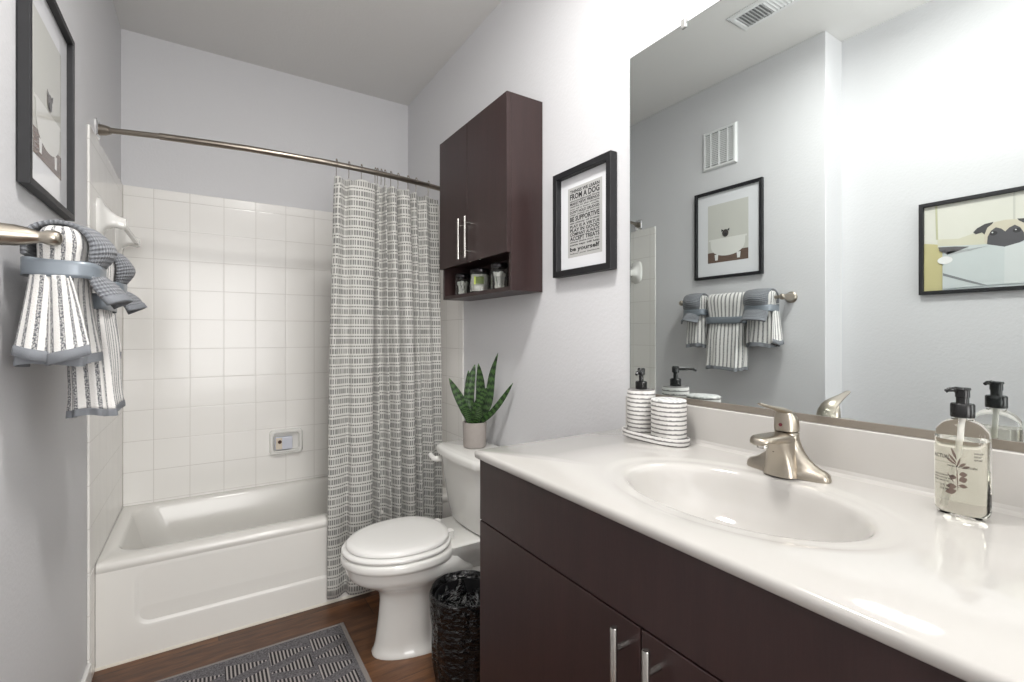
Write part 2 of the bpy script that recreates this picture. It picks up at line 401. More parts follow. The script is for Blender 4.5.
# ------------------------------------------------------------------ room shell
T = .1
struct('floor', bx(L2-T, W+T, FR-T, B+T, -T, 0), M['floor'])
struct('ceiling', bx(L2-T, W+T, FR-T, B+T, CEIL, CEIL+T), M['ceiling'])
struct('wall_left', bx(L2-T, L, JOG, B+T, 0, CEIL), M['wall'], bevel=.004)
struct('wall_left_recess', bx(L2-T, L2, FR-T, JOG, 0, CEIL), M['wall'])
struct('wall_right', bx(W, W+T, FR-T, B+T, 0, CEIL), M['wall'])
struct('wall_back', bx(L, W, B, B+T, 0, CEIL), M['wall'])
bm = bx(L2, -.35, FR-T, FR, 0, CEIL); box(bm, .75, W, FR-T, FR, 0, CEIL); box(bm, -.35, .75, FR-T, FR, 2.1, CEIL)  # unseen door opening, made wide to let the rear fill through
struct('wall_front', bm, M['wall'])
bm = bx(-.42, -.35, FR, FR+.015, 0, 2.17); box(bm, .75, .82, FR, FR+.015, 0, 2.17); box(bm, -.35, .75, FR, FR+.015, 2.1, 2.17)
struct('trim_1', bm, M['white'], bevel=.003)
# tiled surround (8 mm thick, rounded outer edge)
TT = .008; TOP = 1.963; TY = 2.197
struct('wall_back_tile', bx(L+TT, W-TT, B-TT, B, .385, TOP), M['tile_x'], bevel=.004)
bm = bx(L, L+TT, TY, B, .385, TOP); box(bm, L, L+TT, TY, TUBY, 0, .385)
struct('wall_left_tile', bm, M['tile_y'], bevel=.005)
bm = bx(W-TT, W, TY, B, .385, TOP); box(bm, W-TT, W, TY, TUBY, 0, .385)
struct('wall_right_tile', bm, M['tile_y'], bevel=.005)
def baseboard(x0, x1, y0, y1, name):
    struct(name, bx(x0, x1, y0, y1, 0, .085), M['white'], bevel=.004)
baseboard(L, L+.013, JOG, TY, 'baseboard_left'); baseboard(W-.013, W, 1.06, TY, 'baseboard_right')
baseboard(L2, L2+.013, FR, JOG, 'baseboard_left_recess')
struct('trim_2', prism([(TUBY+.004, 0), (TUBY-.012, 0), (TUBY-.011, .006), (TUBY-.006, .012), (TUBY+.004, .014)], L+TT, W-TT, 'x'), M['caulk'])

# ------------------------------------------------------------------ bathtub
tub = thing('bathtub', 'white alcove bathtub with rounded apron panel behind the patterned curtain', 'bathtub', ((L+W)/2, 2.65, 0))
RZ = .387
def rr(x0, x1, y0, y1, z, r, n=8):
    out = []
    for cx, cy, a0 in ((x1-r, y1-r, 0), (x0+r, y1-r, 90), (x0+r, y0+r, 180), (x1-r, y0+r, 270)):
        for k in range(n+1):
            a = math.radians(a0+90*k/n); out.append((cx+r*math.cos(a), cy+r*math.sin(a), z))
    return out
x0, x1, y0, y1 = L+TT+.001, W-TT-.001, TUBY, B-TT-.001
rings = [rr(x0, x1, y0, y1, .02, .004), rr(x0, x1, y0, y1, .33, .004), rr(x0, x1, y0-.004, y1, .345, .004), rr(x0, x1, y0-.012, y1, .358, .004), rr(x0, x1, y0-.015, y1, .370, .004),
         rr(x0, x1, y0-.013, y1, .381, .006), rr(x0, x1, y0-.008, y1, RZ, .008),
         rr(x0+.04, x1-.09, y0+.07, y1-.035, RZ, .10), rr(x0+.047, x1-.098, y0+.078, y1-.043, RZ-.005, .10), rr(x0+.055, x1-.105, y0+.085, y1-.05, RZ-.02, .10),
         rr(x0+.09, x1-.12, y0+.095, y1-.06, .25, .11), rr(x0+.16, x1-.16, y0+.115, y1-.095, .12, .12), rr(x0+.24, x1-.20, y0+.15, y1-.13, .07, .12)]
obj('tub_shell', loft(rings, cap0=False), M['tub'], tub, auto=60)
# apron face with a sunk rounded panel
ax0, ax1, az0, az1 = -.225, W+.1, .122, .340
def panel(x0, x1, z0, z1, y, r, n=8):
    out = []
    for cx, cz, a0 in ((x1-r, z1-r, 0), (x0+r, z1-r, 90), (x0+r, z0+r, 180), (x1-r, z0+r, 270)):
        for k in range(n+1):
            a = math.radians(a0+90*k/n); out.append((cx+r*math.cos(a), y, cz+r*math.sin(a)))
    return out
px1 = W-.13
def pan(off, depth, rad):
    r_ = panel(ax0+off, px1-off, az0+off, az1-off*.3, 0, rad)
    return [(p[0], TUBY-.008+depth*max(0, min(1, (az1-p[2])/(az1-az0-.03))), p[2]) for p in r_]
rings = [panel(x0, x1, .0, .358, TUBY+.004, .002), panel(x0, x1, .0, .358, TUBY-.0075, .002), panel(x0+.002, x1-.002, .0, .357, TUBY-.008, .002), panel(x0+.008, x1-.008, .006, .353, TUBY-.008, .004), pan(-.012, 0, .055), pan(-.001, 0, .05), pan(.003, .001, .05), pan(.010, .008, .046), pan(.016, .0095, .043), pan(.03, .010, .035)]
obj('apron', loft(rings, cap0=False), M['tub'], tub, auto=60)
obj('drain', lathe([(.03, .0705), (.03, .074), (.02, .076)], W-.32, 2.66, 24), M['chrome'], tub)

# shower towel bar of glazed ceramic posts and clear bar, left tile wall
sb = thing('shower_towel_bar', 'white ceramic towel bar with clear square rod on the left tub tile wall', 'towel bar', (L+TT, 2.34, 1.66))
def post(y, name):
    rings = []
    for q, hy, hz, dz in ((0, .05, .078, 0), (.008, .048, .076, 0), (.014, .042, .066, 0), (.022, .030, .045, .003), (.04, .022, .03, .0), (.055, .020, .024, -.006), (.074, .021, .022, -.012), (.083, .018, .019, -.012)):
        rings.append([(L+TT+q, y+hy*math.copysign(abs(math.cos(t))**.6, math.cos(t)), 1.668+dz+hz*math.copysign(abs(math.sin(t))**.6, math.sin(t))) for t in [2*PI*k/28 for k in range(28)]])
    obj(name, loft(rings), M['porcelain'], sb)
post(2.36, 'post'); post(2.80, 'post')
obj('bar', bx(L+TT+.066, L+TT+.081, 2.375, 2.785, 1.643, 1.659), M['acrylic'], sb, smooth=False, bevel=.002, label='clear square bar between white posts')

# recessed soap dish and soap
sd = thing('soap_dish', 'white ceramic recessed soap dish set in the back tile wall', 'soap dish', (.39, B-TT, .62))
fr = []
def rrz(x0, x1, z0, z1, y, r): return panel(x0, x1, z0, z1, y, r, 6)
rings = [rrz(.303, .475, .553, .692, B-TT+.001, .02), rrz(.304, .474, .554, .691, B-TT-.022, .02), rrz(.31, .468, .56, .685, B-TT-.030, .02), rrz(.316, .462, .566, .679, B-TT-.031, .018), rrz(.321, .457, .571, .674, B-TT-.028, .016), rrz(.324, .454, .574, .671, B-TT-.018, .014), rrz(.327, .451, .577, .668, B-TT-.0015, .012)]
obj('dish_frame', loft(rings, cap0=False), M['porcelain'], sd)
obj('dish_lip', tube(catm([(.326, B-.036, .580), (.335, B-.039, .574), (.39, B-.040, .572), (.443, B-.039, .574), (.452, B-.036, .580)], 6), .005, 10), M['porcelain'], sd)
so = thing('soap_bar', 'small wrapped soap bar with brown round mark in the recessed soap dish', 'soap', (.382, B-.022, .580))
obj('wrapper', bx(.330, .420, B-.034, B-.012, .580, .652), M['soapwrap'], so, bevel=.005)
obj('wrapper_label', bx(.334, .366, B-.0348, B-.034, .584, .648), M['soaplabel'], so, smooth=False)
bm = BM(); loft([[(.354+.010*math.cos(2*PI*k/20), y, .625+.010*math.sin(2*PI*k/20)) for k in range(20)] for y in (B-.0348, B-.0355)], bm)
obj('mark', bm, M['brown'], so)

# ------------------------------------------------------------------ shower rod, rings and curtain
rod = thing('shower_rod', 'brushed metal curved shower curtain rod spanning above the tub', 'shower rod', (L, 2.34, 2.005))
RODZ = 1.998
def rody(x):
    t = (x-L)/(W-L); return 2.345-.105*4*t*(1-t)
pts = [(L+.02+(W-L-.04)*i/24, rody(L+.02+(W-L-.04)*i/24), RODZ) for i in range(25)]
obj('rod_tube', tube(pts, [.0105 if i < 13 else .0125 for i in range(25)], 14), M['rodmetal'], rod)
obj('rod_sleeve', tube(pts[3:14:5], .0128, 14), M['rodmetal'], rod)
for xs, sg in ((L, 1), (W, -1)):
    bm = BM(); yy = 2.345
    rings = [panel(yy-a, yy+a, RODZ-b, RODZ+b, 0, .010) for a, b in ((.030, .036), (.030, .036), (.026, .032))]
    rings = [[(xs+sg*d, p[0], p[2]) for p in r] for r, d in zip(rings, (.001, .008, .012))]
    loft(rings, bm); fl = obj('flange', bm, M['chrome'], rod)
    obj('socket', tube([(xs+sg*.008, yy, RODZ), (xs+sg*.03, yy-.006, RODZ), (xs+sg*.045, yy-.012, RODZ)], [.021, .019, .014], 16), M['rodmetal'], fl)
# curtain: one long sheet of fabric in folds
cur = thing('shower_curtain', 'grey and white woven dash-pattern shower curtain hanging in folds', 'curtain', (.73, 2.25, .03))
ctrl = [  # (x at top, y offset top, x bottom, y offset bottom): fold path seen from above
 (.492, .02, .462, .010), (.515, -.012, .470, .004), (.552, .030, .505, .000), (.566, .000, .548, .026), (.585, -.010, .562, -.006), (.630, -.016, .610, -.018),
 (.672, -.004, .660, -.010), (.678, .034, .678, .030), (.688, -.006, .700, -.012), (.702, .036, .712, .024), (.720, .030, .735, .020), (.728, -.016, .752, -.018),
 (.742, .030, .765, .024), (.765, -.014, .790, -.018), (.788, -.008, .806, -.010), (.795, .034, .822, .026), (.815, -.012, .850, -.020), (.850, -.016, .885, -.016),
 (.858, .030, .895, .026), (.885, -.006, .920, -.012), (.915, .030, .945, .022), (.950, -.008, .975, -.010), (.985, .022, 1.0, .020), (1.03, .0, 1.03, .0)]
NT = 30
def cpath(t):
    out = []
    for xt, yt, xb, yb in ctrl:
        s = t**.8
        sway = .006*math.sin(5*t+xt*30)
        x = xt*(1-s)+xb*s+sway*.5; yt2 = rody(xt)+yt*.95
        out.append((x, yt2*(1-s)+(2.256+yb*1.15)*s, 0))
    return catm(out, 6)
rows = []; topz = []
base = cpath(0)
nn = len(base); arc = [0]
mid = cpath(.6)
for i in range(1, nn): arc.append(arc[-1]+(mid[i]-mid[i-1]).length)
hooks = [2, 14, 28, 38, 48, 56, 66, 77, 92, 102, 116, 130]
for j in range(NT+1):
    t = j/NT; row = []
    p = cpath(t)
    for i, q in enumerate(p):
        dmin = min(abs(i-h) for h in hooks)
        sag = .013*min(1, dmin/6)**1.3
        z = (1.948-sag)*(1-t)+.034*t if j < 1 else (1.948-sag*(1-t)**6)*(1-t)+.034*t
        row.append((q.x, q.y, z))
    rows.append(row)
bm = loft(rows, closed=False, uvs=lambda j, i: (arc[i], rows[j][min(i, nn-1)][2]))
obj('curtain_fabric', bm, M['curtain'], cur, solid=.0012, auto=180)
ring0 = None
GR = 'curtain rings along the shower rod'
for i, h in enumerate(hooks):
    x, y, z = rows[0][h]; yr = rody(x)
    if ring0 is None:
        bm = BM(); pts = []
        for k in range(17):
            a = math.radians(-70+320*k/16); pts.append((.0, .017*math.cos(a), .003+.017*math.sin(a)))
        pts = [(0, y-yr, -.050)]+[(0, .004, -.03)]+pts
        tube([(x+a, yr+b, RODZ+c) for a, b, c in pts], .0016, 6, bm)
        bmesh.ops.create_uvsphere(bm, u_segments=8, v_segments=6, radius=.0042, matrix=Matrix.Translation((x, yr, RODZ+.021)))
        ring0 = obj('curtain_ring', bm, M['rodmetal'], None, loc=(x, yr, RODZ)); r = ring0
    else:
        r = ring0.copy(); C.objects.link(r); r.location = (x, yr, RODZ)
    if i == 0: lab = 'metal curtain ring at the free left end of the shower curtain, leftmost on the rod'
    elif i == 1: lab = 'metal curtain ring second from the left on the shower rod'
    elif i == 2: lab = 'metal curtain ring third from the left, above the broad flat curtain panel'
    elif i == len(hooks)-1: lab = 'metal curtain ring closest to the right end of the rod behind the wall cabinet'
    else: lab = 'metal curtain ring, one of those bunched over the gathered curtain folds near the wall cabinet'
    meta(r, lab, 'curtain ring', GR)

# ------------------------------------------------------------------ toilet
TC = 1.815
wc = thing('toilet', 'white two-piece toilet with closed lid between vanity and tub', 'toilet', (.75, TC, 0))
def egg(z, xf, xb, hw, n=48, e=2.0, yo=0):
    """outline with its widest line 58% of the way back"""
    cx = xf+(xb-xf)*.56; out = []
    for k in range(n):
        t = 2*PI*k/n; c, s = math.cos(t), math.sin(t)
        ax = (xb-cx) if c > 0 else (cx-xf); ee = 2.6 if c > 0 else 2.05
        out.append((cx+ax*math.copysign(abs(c)**(2/ee), c), TC+yo+hw*math.copysign(abs(s)**(2/e), s), z))
    return out
rings = [egg(0, .540, 1.02, .112, yo=.016), egg(.010, .538, 1.02, .113, yo=.016), egg(.018, .545, 1.015, .107, yo=.016), egg(.05, .552, 1.01, .102, yo=.014), egg(.14, .562, 1.0, .097, yo=.008), egg(.21, .566, .98, .096, yo=.003),
         egg(.245, .562, .97, .100, e=2.3), egg(.268, .535, .96, .116), egg(.288, .500, .95, .137), egg(.308, .468, .93, .157), egg(.326, .448, .91, .170), egg(.345, .440, .90, .176), egg(.368, .436, .88, .180), egg(.374, .434, .86, .181),
         egg(.378, .425, .85, .190), egg(.388, .422, .85, .192), egg(.400, .423, .85, .191), egg(.409, .427, .845, .188), egg(.412, .44, .84, .17)]
obj('bowl', loft(rings), M['porcelain'], wc, auto=70)
# rear deck carrying the tank, and trapway bulge
def rb(z, xa, xb_, hw, r=.03): return rr(xa, xb_, TC-hw, TC+hw, z, r, 6)
obj('tank_deck', loft([rb(.27, .86, 1.05, .07), rb(.31, .80, 1.08, .095), rb(.345, .775, 1.09, .125), rb(.385, .77, 1.095, .140), rb(.406, .79, 1.10, .146), rb(.412, .82, 1.10, .14)]), M['porcelain'], wc)
obj('trapway', loft([[(x, TC+hy*math.cos(2*PI*k/24), zc+hz*math.sin(2*PI*k/24)) for k in range(24)] for x, hy, hz, zc in ((.80, .05, .05, .2), (.82, .10, .085, .2), (.9, .118, .1, .2), (.98, .115, .11, .17), (1.05, .10, .10, .14), (1.07, .06, .06, .12))]), M['porcelain'], wc)
obj('seat', loft([egg(.414, .432, .83, .178), egg(.416, .426, .835, .185), egg(.424, .424, .837, .187), egg(.430, .429, .835, .183), egg(.431, .46, .8, .15)]), M['seat'], wc, auto=60)
obj('lid', loft([egg(.4345, .446, .825, .165), egg(.4345, .441, .83, .170), egg(.442, .440, .832, .171), egg(.449, .446, .828, .166), egg(.453, .465, .81, .148), egg(.4545, .52, .77, .10)]), M['seat'], wc, auto=60)
for s in (-1, 1):
    obj('hinge', loft([rr(.812, .842, TC+s*.062-.016, TC+s*.062+.016, z, .008, 4) for z in (.413, .438, .444)]), M['seat'], wc)
def tankr(z, xf, hw, r=.045):
    out = []
    for p in rr(xf, 1.103, TC-hw, TC+hw, z, r, 6):
        x, y, zz = p
        if x < 1.0: x -= .014*(1-((y-TC)/hw)**2)
        out.append((x, y, zz))
    return out
# more points on the front face so the bow reads
def tankring(z, xf, hw, bow=.018, xb_=1.103):
    out = []; r = .035
    n = 16
    for k in range(n+1): y = TC-hw+r+(2*hw-2*r)*k/n; out.append((xf-bow*(1-((y-TC)/hw)**2), y, z))
    for k in range(1, 7): a = PI-PI/2*k/6; out.append((xf+r+r*math.cos(a), TC+hw-r+r*math.sin(a), z))
    out.append((xb_, TC+hw, z)); out.append((xb_, TC-hw, z))
    for k in range(0, 6): a = -PI/2-PI/2*k/6; out.append((xf+r+r*math.cos(a), TC-hw+r+r*math.sin(a), z))
    return out
obj('tank', loft([tankring(.414, .955, .160), tankring(.421, .938, .172), tankring(.48, .925, .180), tankring(.60, .910, .190), tankring(.705, .897, .202)]), M['porcelain'], wc, auto=50)
obj('tank_lid', loft([tankring(.700, .888, .208), tankring(.703, .882, .214), tankring(.722, .879, .217), tankring(.732, .884, .212), tankring(.736, .895, .2, xb_=1.095)]), M['porcelain'], wc, auto=50)
hd = obj('flush_handle', tube(catm([(.893, TC+.168, .672), (.876, TC+.17, .673), (.866, TC+.176, .674), (.862, TC+.195, .679), (.864, TC+.216, .683)], 5), [.014]*8+[.012]*5+[.011]*4+[.012]*3+[.009], 12), M['porcelain'], wc)
bm = BM(); tb = text_bm('T&B', .03, .013); join(bm, tb, lambda c: (.8995-.0005, TC+.035-c.x, .592+c.y)); obj('tank_mark', bm, simple('tank_mark_grey', (120, 120, 120), .6), wc, smooth=False)
obj('bolt_cap', lathe([(.012, .0), (.012, .016), (.006, .022)], .80, TC-.125, 16), M['porcelain'], wc)

# ------------------------------------------------------------------ plant on the tank
PX, PY, PZ = 1.0, 1.862, .7365
pl = thing('potted_snake_plant', 'small snake plant in grey concrete pot standing on the toilet tank', 'plant', (PX, PY, PZ))
obj('pot', lathe([(.046, PZ), (.05, PZ+.003), (.053, PZ+.108), (.0525, PZ+.11), (.048, PZ+.11), (.047, PZ+.095)], PX, PY, 40), M['pot'], pl)
obj('soil', lathe([(.047, PZ+.09), (.0468, PZ+.098), (.02, PZ+.102)], PX, PY, 24), M['soil'], pl)
def leaf(base, tip, width, bend, face, sway=(0, 0, 0), twist=0):
    b, t = Vector(base), Vector(tip); d = t-b; rings = []; uv = []
    fc = Vector(face).normalized()
    NS = 14
    for i in range(NS+1):
        s = i/NS; p = b+d*s+Vector(bend)*math.sin(PI*s)+Vector(sway)*math.sin(2*PI*s)
        w = width*(.45+.55*min(1, s*3.2))*(1 if s < .55 else max(.03, math.cos((s-.55)/.45*PI/2)**.75))
        side = d.cross(fc).normalized(); nrm = side.cross(d).normalized()
        if twist:
            rot = Matrix.Rotation(twist*s, 3, d.normalized()); side = rot @ side; nrm = rot @ nrm
        row = []
        for k in range(7):
            u = k/6-.5; row.append(p+side*w*2*u*.5*2*.5+nrm*(-(.25-u*u)*w*.7))
        rings.append(row)
    bm = loft(rings, closed=False, uvs=lambda i, j: (j/6, i/NS))
    obj('leaf', bm, M['leaf'], pl, solid=.0016, auto=180)
R_ = Vector((.8414, -.5404, 0)); F_ = Vector((.5404, .8414, 0)); PC = Vector((PX, PY, PZ+.098))
def at(r, f, z): return PC+R_*r+F_*f+Vector((0, 0, z))
tocam = (-.5404, -.8414, .15)
for (b0, tp, wd_, bd, fc, sw, tw) in [
    ((-.012, -.005, 0), (-.108, -.03, .205), .040, (.006, -.008, -.012), tocam, (0, 0, 0), .3),
    ((-.016, .015, 0), (.000, .02, .262), .044, (-.02, 0, 0), tocam, (0, 0, 0), .2),
    ((.010, .012, 0), (.016, .005, .268), .040, (.014, 0, 0), tocam, (0, 0, 0), -.3),
    ((.014, -.005, 0), (.105, -.035, .315), .036, (.012, 0, -.01), tocam, (.008, -.004, 0), .9),
    ((.012, -.015, 0), (.168, -.085, .190), .028, (.0, 0, -.02), (-.4, -.6, .8), (0, 0, 0), .2),
    ((-.010, -.02, 0), (.062, -.05, .170), .036, (-.008, 0, .012), tocam, (0, 0, 0), -.3),
    ((-.004, .0, 0), (-.030, .03, .235), .036, (-.008, 0, 0), tocam, (0, 0, 0), .2),
    ((.0, -.022, 0), (.030, -.06, .085), .034, (.0, -.01, .008), tocam, (0, 0, 0), 0),
    ((-.018, -.018, 0), (-.045, -.03, .085), .026, (.0, 0, 0), tocam, (0, 0, 0), 0)]:
    leaf(at(*b0), at(*tp), wd_, Vector(bd), fc, sw, tw)

# ------------------------------------------------------------------ waste bin with liner
TX, TYc = .782, 1.524
can = thing('waste_bin', 'small round waste bin lined with a shiny black bag beside the toilet', 'bin', (TX, TYc, 0))
obj('bin_body', lathe([(.086, 0.001), (.088, .006), (.109, .30), (.109, .305), (.106, .305), (.084, .01), (.0, .009)], TX, TYc, 40, caps=False), M['bin'], can)
rings = []
NB = 90
prof = [(.074, .02, 0), (.10, .06, .002), (.101, .16, .003), (.103, .25, .005), (.106, .30, .004), (.110, .326, .003), (.1165, .331, .002), (.120, .322, .003), (.119, .30, .004), (.116, .26, .005), (.1135, .21, .005), (.110, .15, .005), (.1055, .09, .006), (.101, .045, .006), (.099, .02, .004), (.097, .008, .003)]
for i, (r, z, a) in enumerate(prof):
    row = []
    for k in range(NB):
        t = 2*PI*k/NB; v = Vector((math.cos(t)*2.4, math.sin(t)*2.4, z*9+i*.11))
        rr_ = r+a*(noise.noise(v*1.6)*1.6+noise.noise(v*4)*.8)+(a*.6*math.sin(t*19+z*60) if i > 6 else a*.8*math.sin(t*13+z*30))
        if i <= 4: rr_ = min(rr_, .100+.0*z)
        else: rr_ = max(rr_, .1105-.022*(1-z/.33) if z < .3 else .1105)
        rr_ *= 1.07
        row.append((TX+rr_*math.cos(t), TYc+rr_*math.sin(t), z+.004*noise.noise(v*2)*(1 if z > .05 else 0)))
    rings.append(row)
bag = obj('liner', loft(rings, cap0=False, cap1=False), M['bag'], can, subsurf=1, auto=180)
bm = BM(); NG = 26; g = []     # crumpled bag floor inside
for i in range(NG):
    rr_ = .098*i/(NG-1); row = []
    for k in range(60):
        t = 2*PI*k/60; v = Vector((rr_*math.cos(t)*22, rr_*math.sin(t)*22, 3))
        row.append((TX+rr_*math.cos(t), TYc+rr_*math.sin(t), .235+.055*noise.noise(v)+.03*noise.noise(v*2.3)+.05*(rr_/.098)**2))
    g.append(row)
obj('liner_folds', loft(g[1:], cap0=True, cap1=False), M['bag'], can, auto=180)

# ------------------------------------------------------------------ bath rug
rg = thing('bath_rug', 'grey woven bath rug with striped triangle pattern on the wood floor', 'rug', (.495, 2.095, .001))
rx0, rx1, ry0, ry1 = -.16, .495, 1.60, 2.095
o = obj('rug_field', bx(rx0+.004, rx1-.014, ry0+.008, ry1-.008, .001, .008), M['rug'], rg, smooth=False)
bm = bx(rx1-.016, rx1, ry0, ry1, .001, .0095); box(bm, rx0, rx0+.008, ry0, ry1, .001, .0095); box(bm, rx0+.008, rx1-.016, ry1-.010, ry1, .001, .0095); box(bm, rx0+.008, rx1-.016, ry0, ry0+.010, .001, .0095)
obj('rug_binding', bm, M['rugborder'], rg, smooth=False, bevel=.002)

# ------------------------------------------------------------------ wall cabinet above the toilet
CXF, CY0, CY1, CB, CT = .952, 1.518, 2.128, 1.397, 2.145
wcb = thing('wall_cabinet', 'dark espresso two-door wall cabinet with open cubby above the toilet', 'cabinet', (1.03, 1.82, CB))
XB = W-.001; XC = CXF+.019; tk = .016
bm = bx(XC, XB, CY0, CY0+tk, CB, CT); box(bm, XC, XB, CY1-tk, CY1, CB, CT)
box(bm, XC, XB, CY0+tk, CY1-tk, CB, CB+tk); box(bm, XC, XB, CY0+tk, CY1-tk, 1.555, 1.555+tk); box(bm, XC, XB, CY0+tk, CY1-tk, CT-tk, CT); box(bm, XB-.006, XB, CY0+tk, CY1-tk, CB+tk, CT-tk)
obj('carcass', bm, M['espresso'], wcb, smooth=False, bevel=.0008)
DS = 1.842
def bar_handle(x, y, z0, z1, m, parent, r=.006, off=.028, inset=.028):
    bm = tube([(x-off, y, z0), (x-off, y, z0+.002), (x-off, y, z1-.002), (x-off, y, z1)], [r*.9, r, r, r*.9], 16)
    for z in (z0+inset, z1-inset): tube([(x-off, y, z), (x+.0, y, z)], r*.8, 12, bm)
    return obj('handle', bm, m, parent, label='brushed steel bar handle')
for a, b, hy in ((CY0, DS-.0015, 1.811), (DS+.0015, CY1, 1.874)):
    d = obj('door', bx(CXF, CXF+.018, a, b, 1.541, CT), M['espresso'], wcb, smooth=False, bevel=.001)
    bar_handle(CXF, hy, 1.556, 1.732, M['steel'], d, .0055, .026)

# jars in the cubby
SZ = CB+tk+.0005
def jar(name, y, label, r=.037, h=.085, x=1.025):
    t = thing(name, label, 'jar', (x, y, SZ), 'glass jars in the wall cabinet cubby')
    obj('glass_body', lathe([(r*.9, SZ), (r, SZ+.004), (r, SZ+h), (r*.94, SZ+h+.004), (r*.94, SZ+h+.006), (r*.9, SZ+h+.006), (r*.9, SZ+h), (r-.0022, SZ+h-.003), (r-.0022, SZ+.005), (.001, SZ+.004)], x, y, 32, caps=True), M['glass'], t)
    obj('lid', lathe([(r*.97, SZ+h+.003), (r, SZ+h+.005), (r, SZ+h+.018), (r*.93, SZ+h+.0215), (r*.3, SZ+h+.0225)], x, y, 32), M['jarlid'], t)
    return t
JY = (2.028, 1.857, 1.693)
jar('swab_jar', JY[0], 'small glass jar of cotton swabs, nearest the curtain in the cabinet cubby', .034, .080)
jm = jar('cotton_pad_jar', JY[1], 'glass jar of white cotton pads with green label, middle of the cubby', .044, .082)
jar('pick_jar', JY[2], 'glass jar of loose white picks, nearest the camera in the cabinet cubby', .035, .088)
def arcpatch(cx, cy, r, a0, a1, z0, z1, n=10, off=.0006):
    bm = BM(); rings = []
    for z in (z0, z1): rings.append([(cx+(r+off)*math.cos(math.radians(a0+(a1-a0)*k/n)), cy+(r+off)*math.sin(math.radians(a0+(a1-a0)*k/n)), z) for k in range(n+1)])
    return loft(rings, bm, closed=False)
obj('label_patch', arcpatch(1.025, JY[1], .044, 215, 262, SZ+.036, SZ+.068), M['green'], jm, label='green paper label')
obj('label_edge', arcpatch(1.025, JY[1], .044, 205, 215, SZ+.034, SZ+.070), M['lime'], jm)
def stick(name, lab, grp, cy, R, H, n, rot, tipr):
    src = None
    for i in range(n):
        a = 2*PI*i/n+rot; rb_ = R*(.25+.7*((i*7) % 5)/5); a2 = a+random.uniform(-.9, .9)
        p = Vector((1.025+rb_*math.cos(a)*.8, cy+rb_*math.sin(a)*.8, SZ+.008)); q = Vector((1.025+R*.9*math.cos(a2), cy+R*.9*math.sin(a2), SZ+H*random.uniform(.82, 1)))
        if src is None:
            bm = tube([(0, 0, 0), (0, 0, .002), (0, 0, .012), (0, 0, .014), (0, 0, .056), (0, 0, .058), (0, 0, .068), (0, 0, .07)], [tipr*.5, tipr, tipr, .0012, .0012, tipr, tipr, tipr*.5], 8)
            src = obj(name, bm, M['swab'], None, loc=(0, 0, 0)); o = src
        else: o = src.copy(); C.objects.link(o)
        o.location = p; o.rotation_mode = 'QUATERNION'; o.rotation_quaternion = (q-p).to_track_quat('Z', 'Y'); s = (q-p).length/.07; o.scale = (1, 1, s)
        meta(o, lab, 'cotton swab' if name == 'cotton_swab' else 'pick', grp)
stick('cotton_swab', 'one of the white cotton swabs inside the small jar nearest the curtain', 'cotton swabs in the left jar', JY[0], .025, .070, 36, 0, .0040)
stick('dental_pick', 'one of the loose white picks inside the jar nearest the camera', 'picks in the right jar', JY[2], .026, .078, 40, .4, .0036)
pad = None
for i in range(13):
    z = SZ+.006+i*.0057; dx, dy = random.uniform(-.002, .002), random.uniform(-.002, .002)
    if pad is None:
        pad = obj('cotton_pad', lathe([(.037, 0), (.0405, .0015), (.0405, .004), (.037, .0055)], 0, 0, 28), M['swab'], None, loc=(0, 0, 0)); o = pad
    else: o = pad.copy(); C.objects.link(o)
    o.location = (1.025+dx, JY[1]+dy, z)
    meta(o, 'one of the round white cotton pads stacked inside the middle jar', 'cotton pad', 'cotton pads in the middle jar')

# ------------------------------------------------------------------ pictures
def frame_x(parent, xw, sg, y0, y1, z0, z1, d, w):
    """picture frame on a wall at x = xw facing sg; outer y0..y1, z0..z1"""
    yc, zc = (y0+y1)/2, (z0+z1)/2
    def R(ins, x): return [(x, y0+ins, z0+ins), (x, y1-ins, z0+ins), (x, y1-ins, z1-ins), (x, y0+ins, z1-ins)]
    bm = BM(); loft([R(w, xw+sg*.002), R(0.0015, xw+sg*.002), R(0, xw+sg*.004), R(0, xw+sg*(d-.001)), R(.001, xw+sg*d), R(w-.001, xw+sg*d), R(w, xw+sg*(d-.002)), R(w, xw+sg*.006)], bm, False, False)
    return obj('frame', bm, M['black'], parent, smooth=False, label='black picture frame')
def flatpoly(name, pts, xw, off, mat, parent, sg, th=.0004, label=None):
    mat.node_tree.nodes['Principled BSDF'].inputs['Coat Weight'].default_value = 1.0
    """pts in (y, z); thin solid laid on the picture plane"""
    return obj(name, prism(pts, xw+sg*off, xw+sg*(off+th), 'x'), mat, parent, smooth=False, label=label)
def ell(cy, cz, a, b, n=20, a0=0, a1=360): return [(cy+a*math.cos(math.radians(a0+(a1-a0)*k/n)), cz+b*math.sin(math.radians(a0+(a1-a0)*k/n))) for k in range(n+(0 if a1-a0 == 360 else 1))]
def rect(y0, y1, z0, z1): return [(y0, z0), (y1, z0), (y1, z1), (y0, z1)]
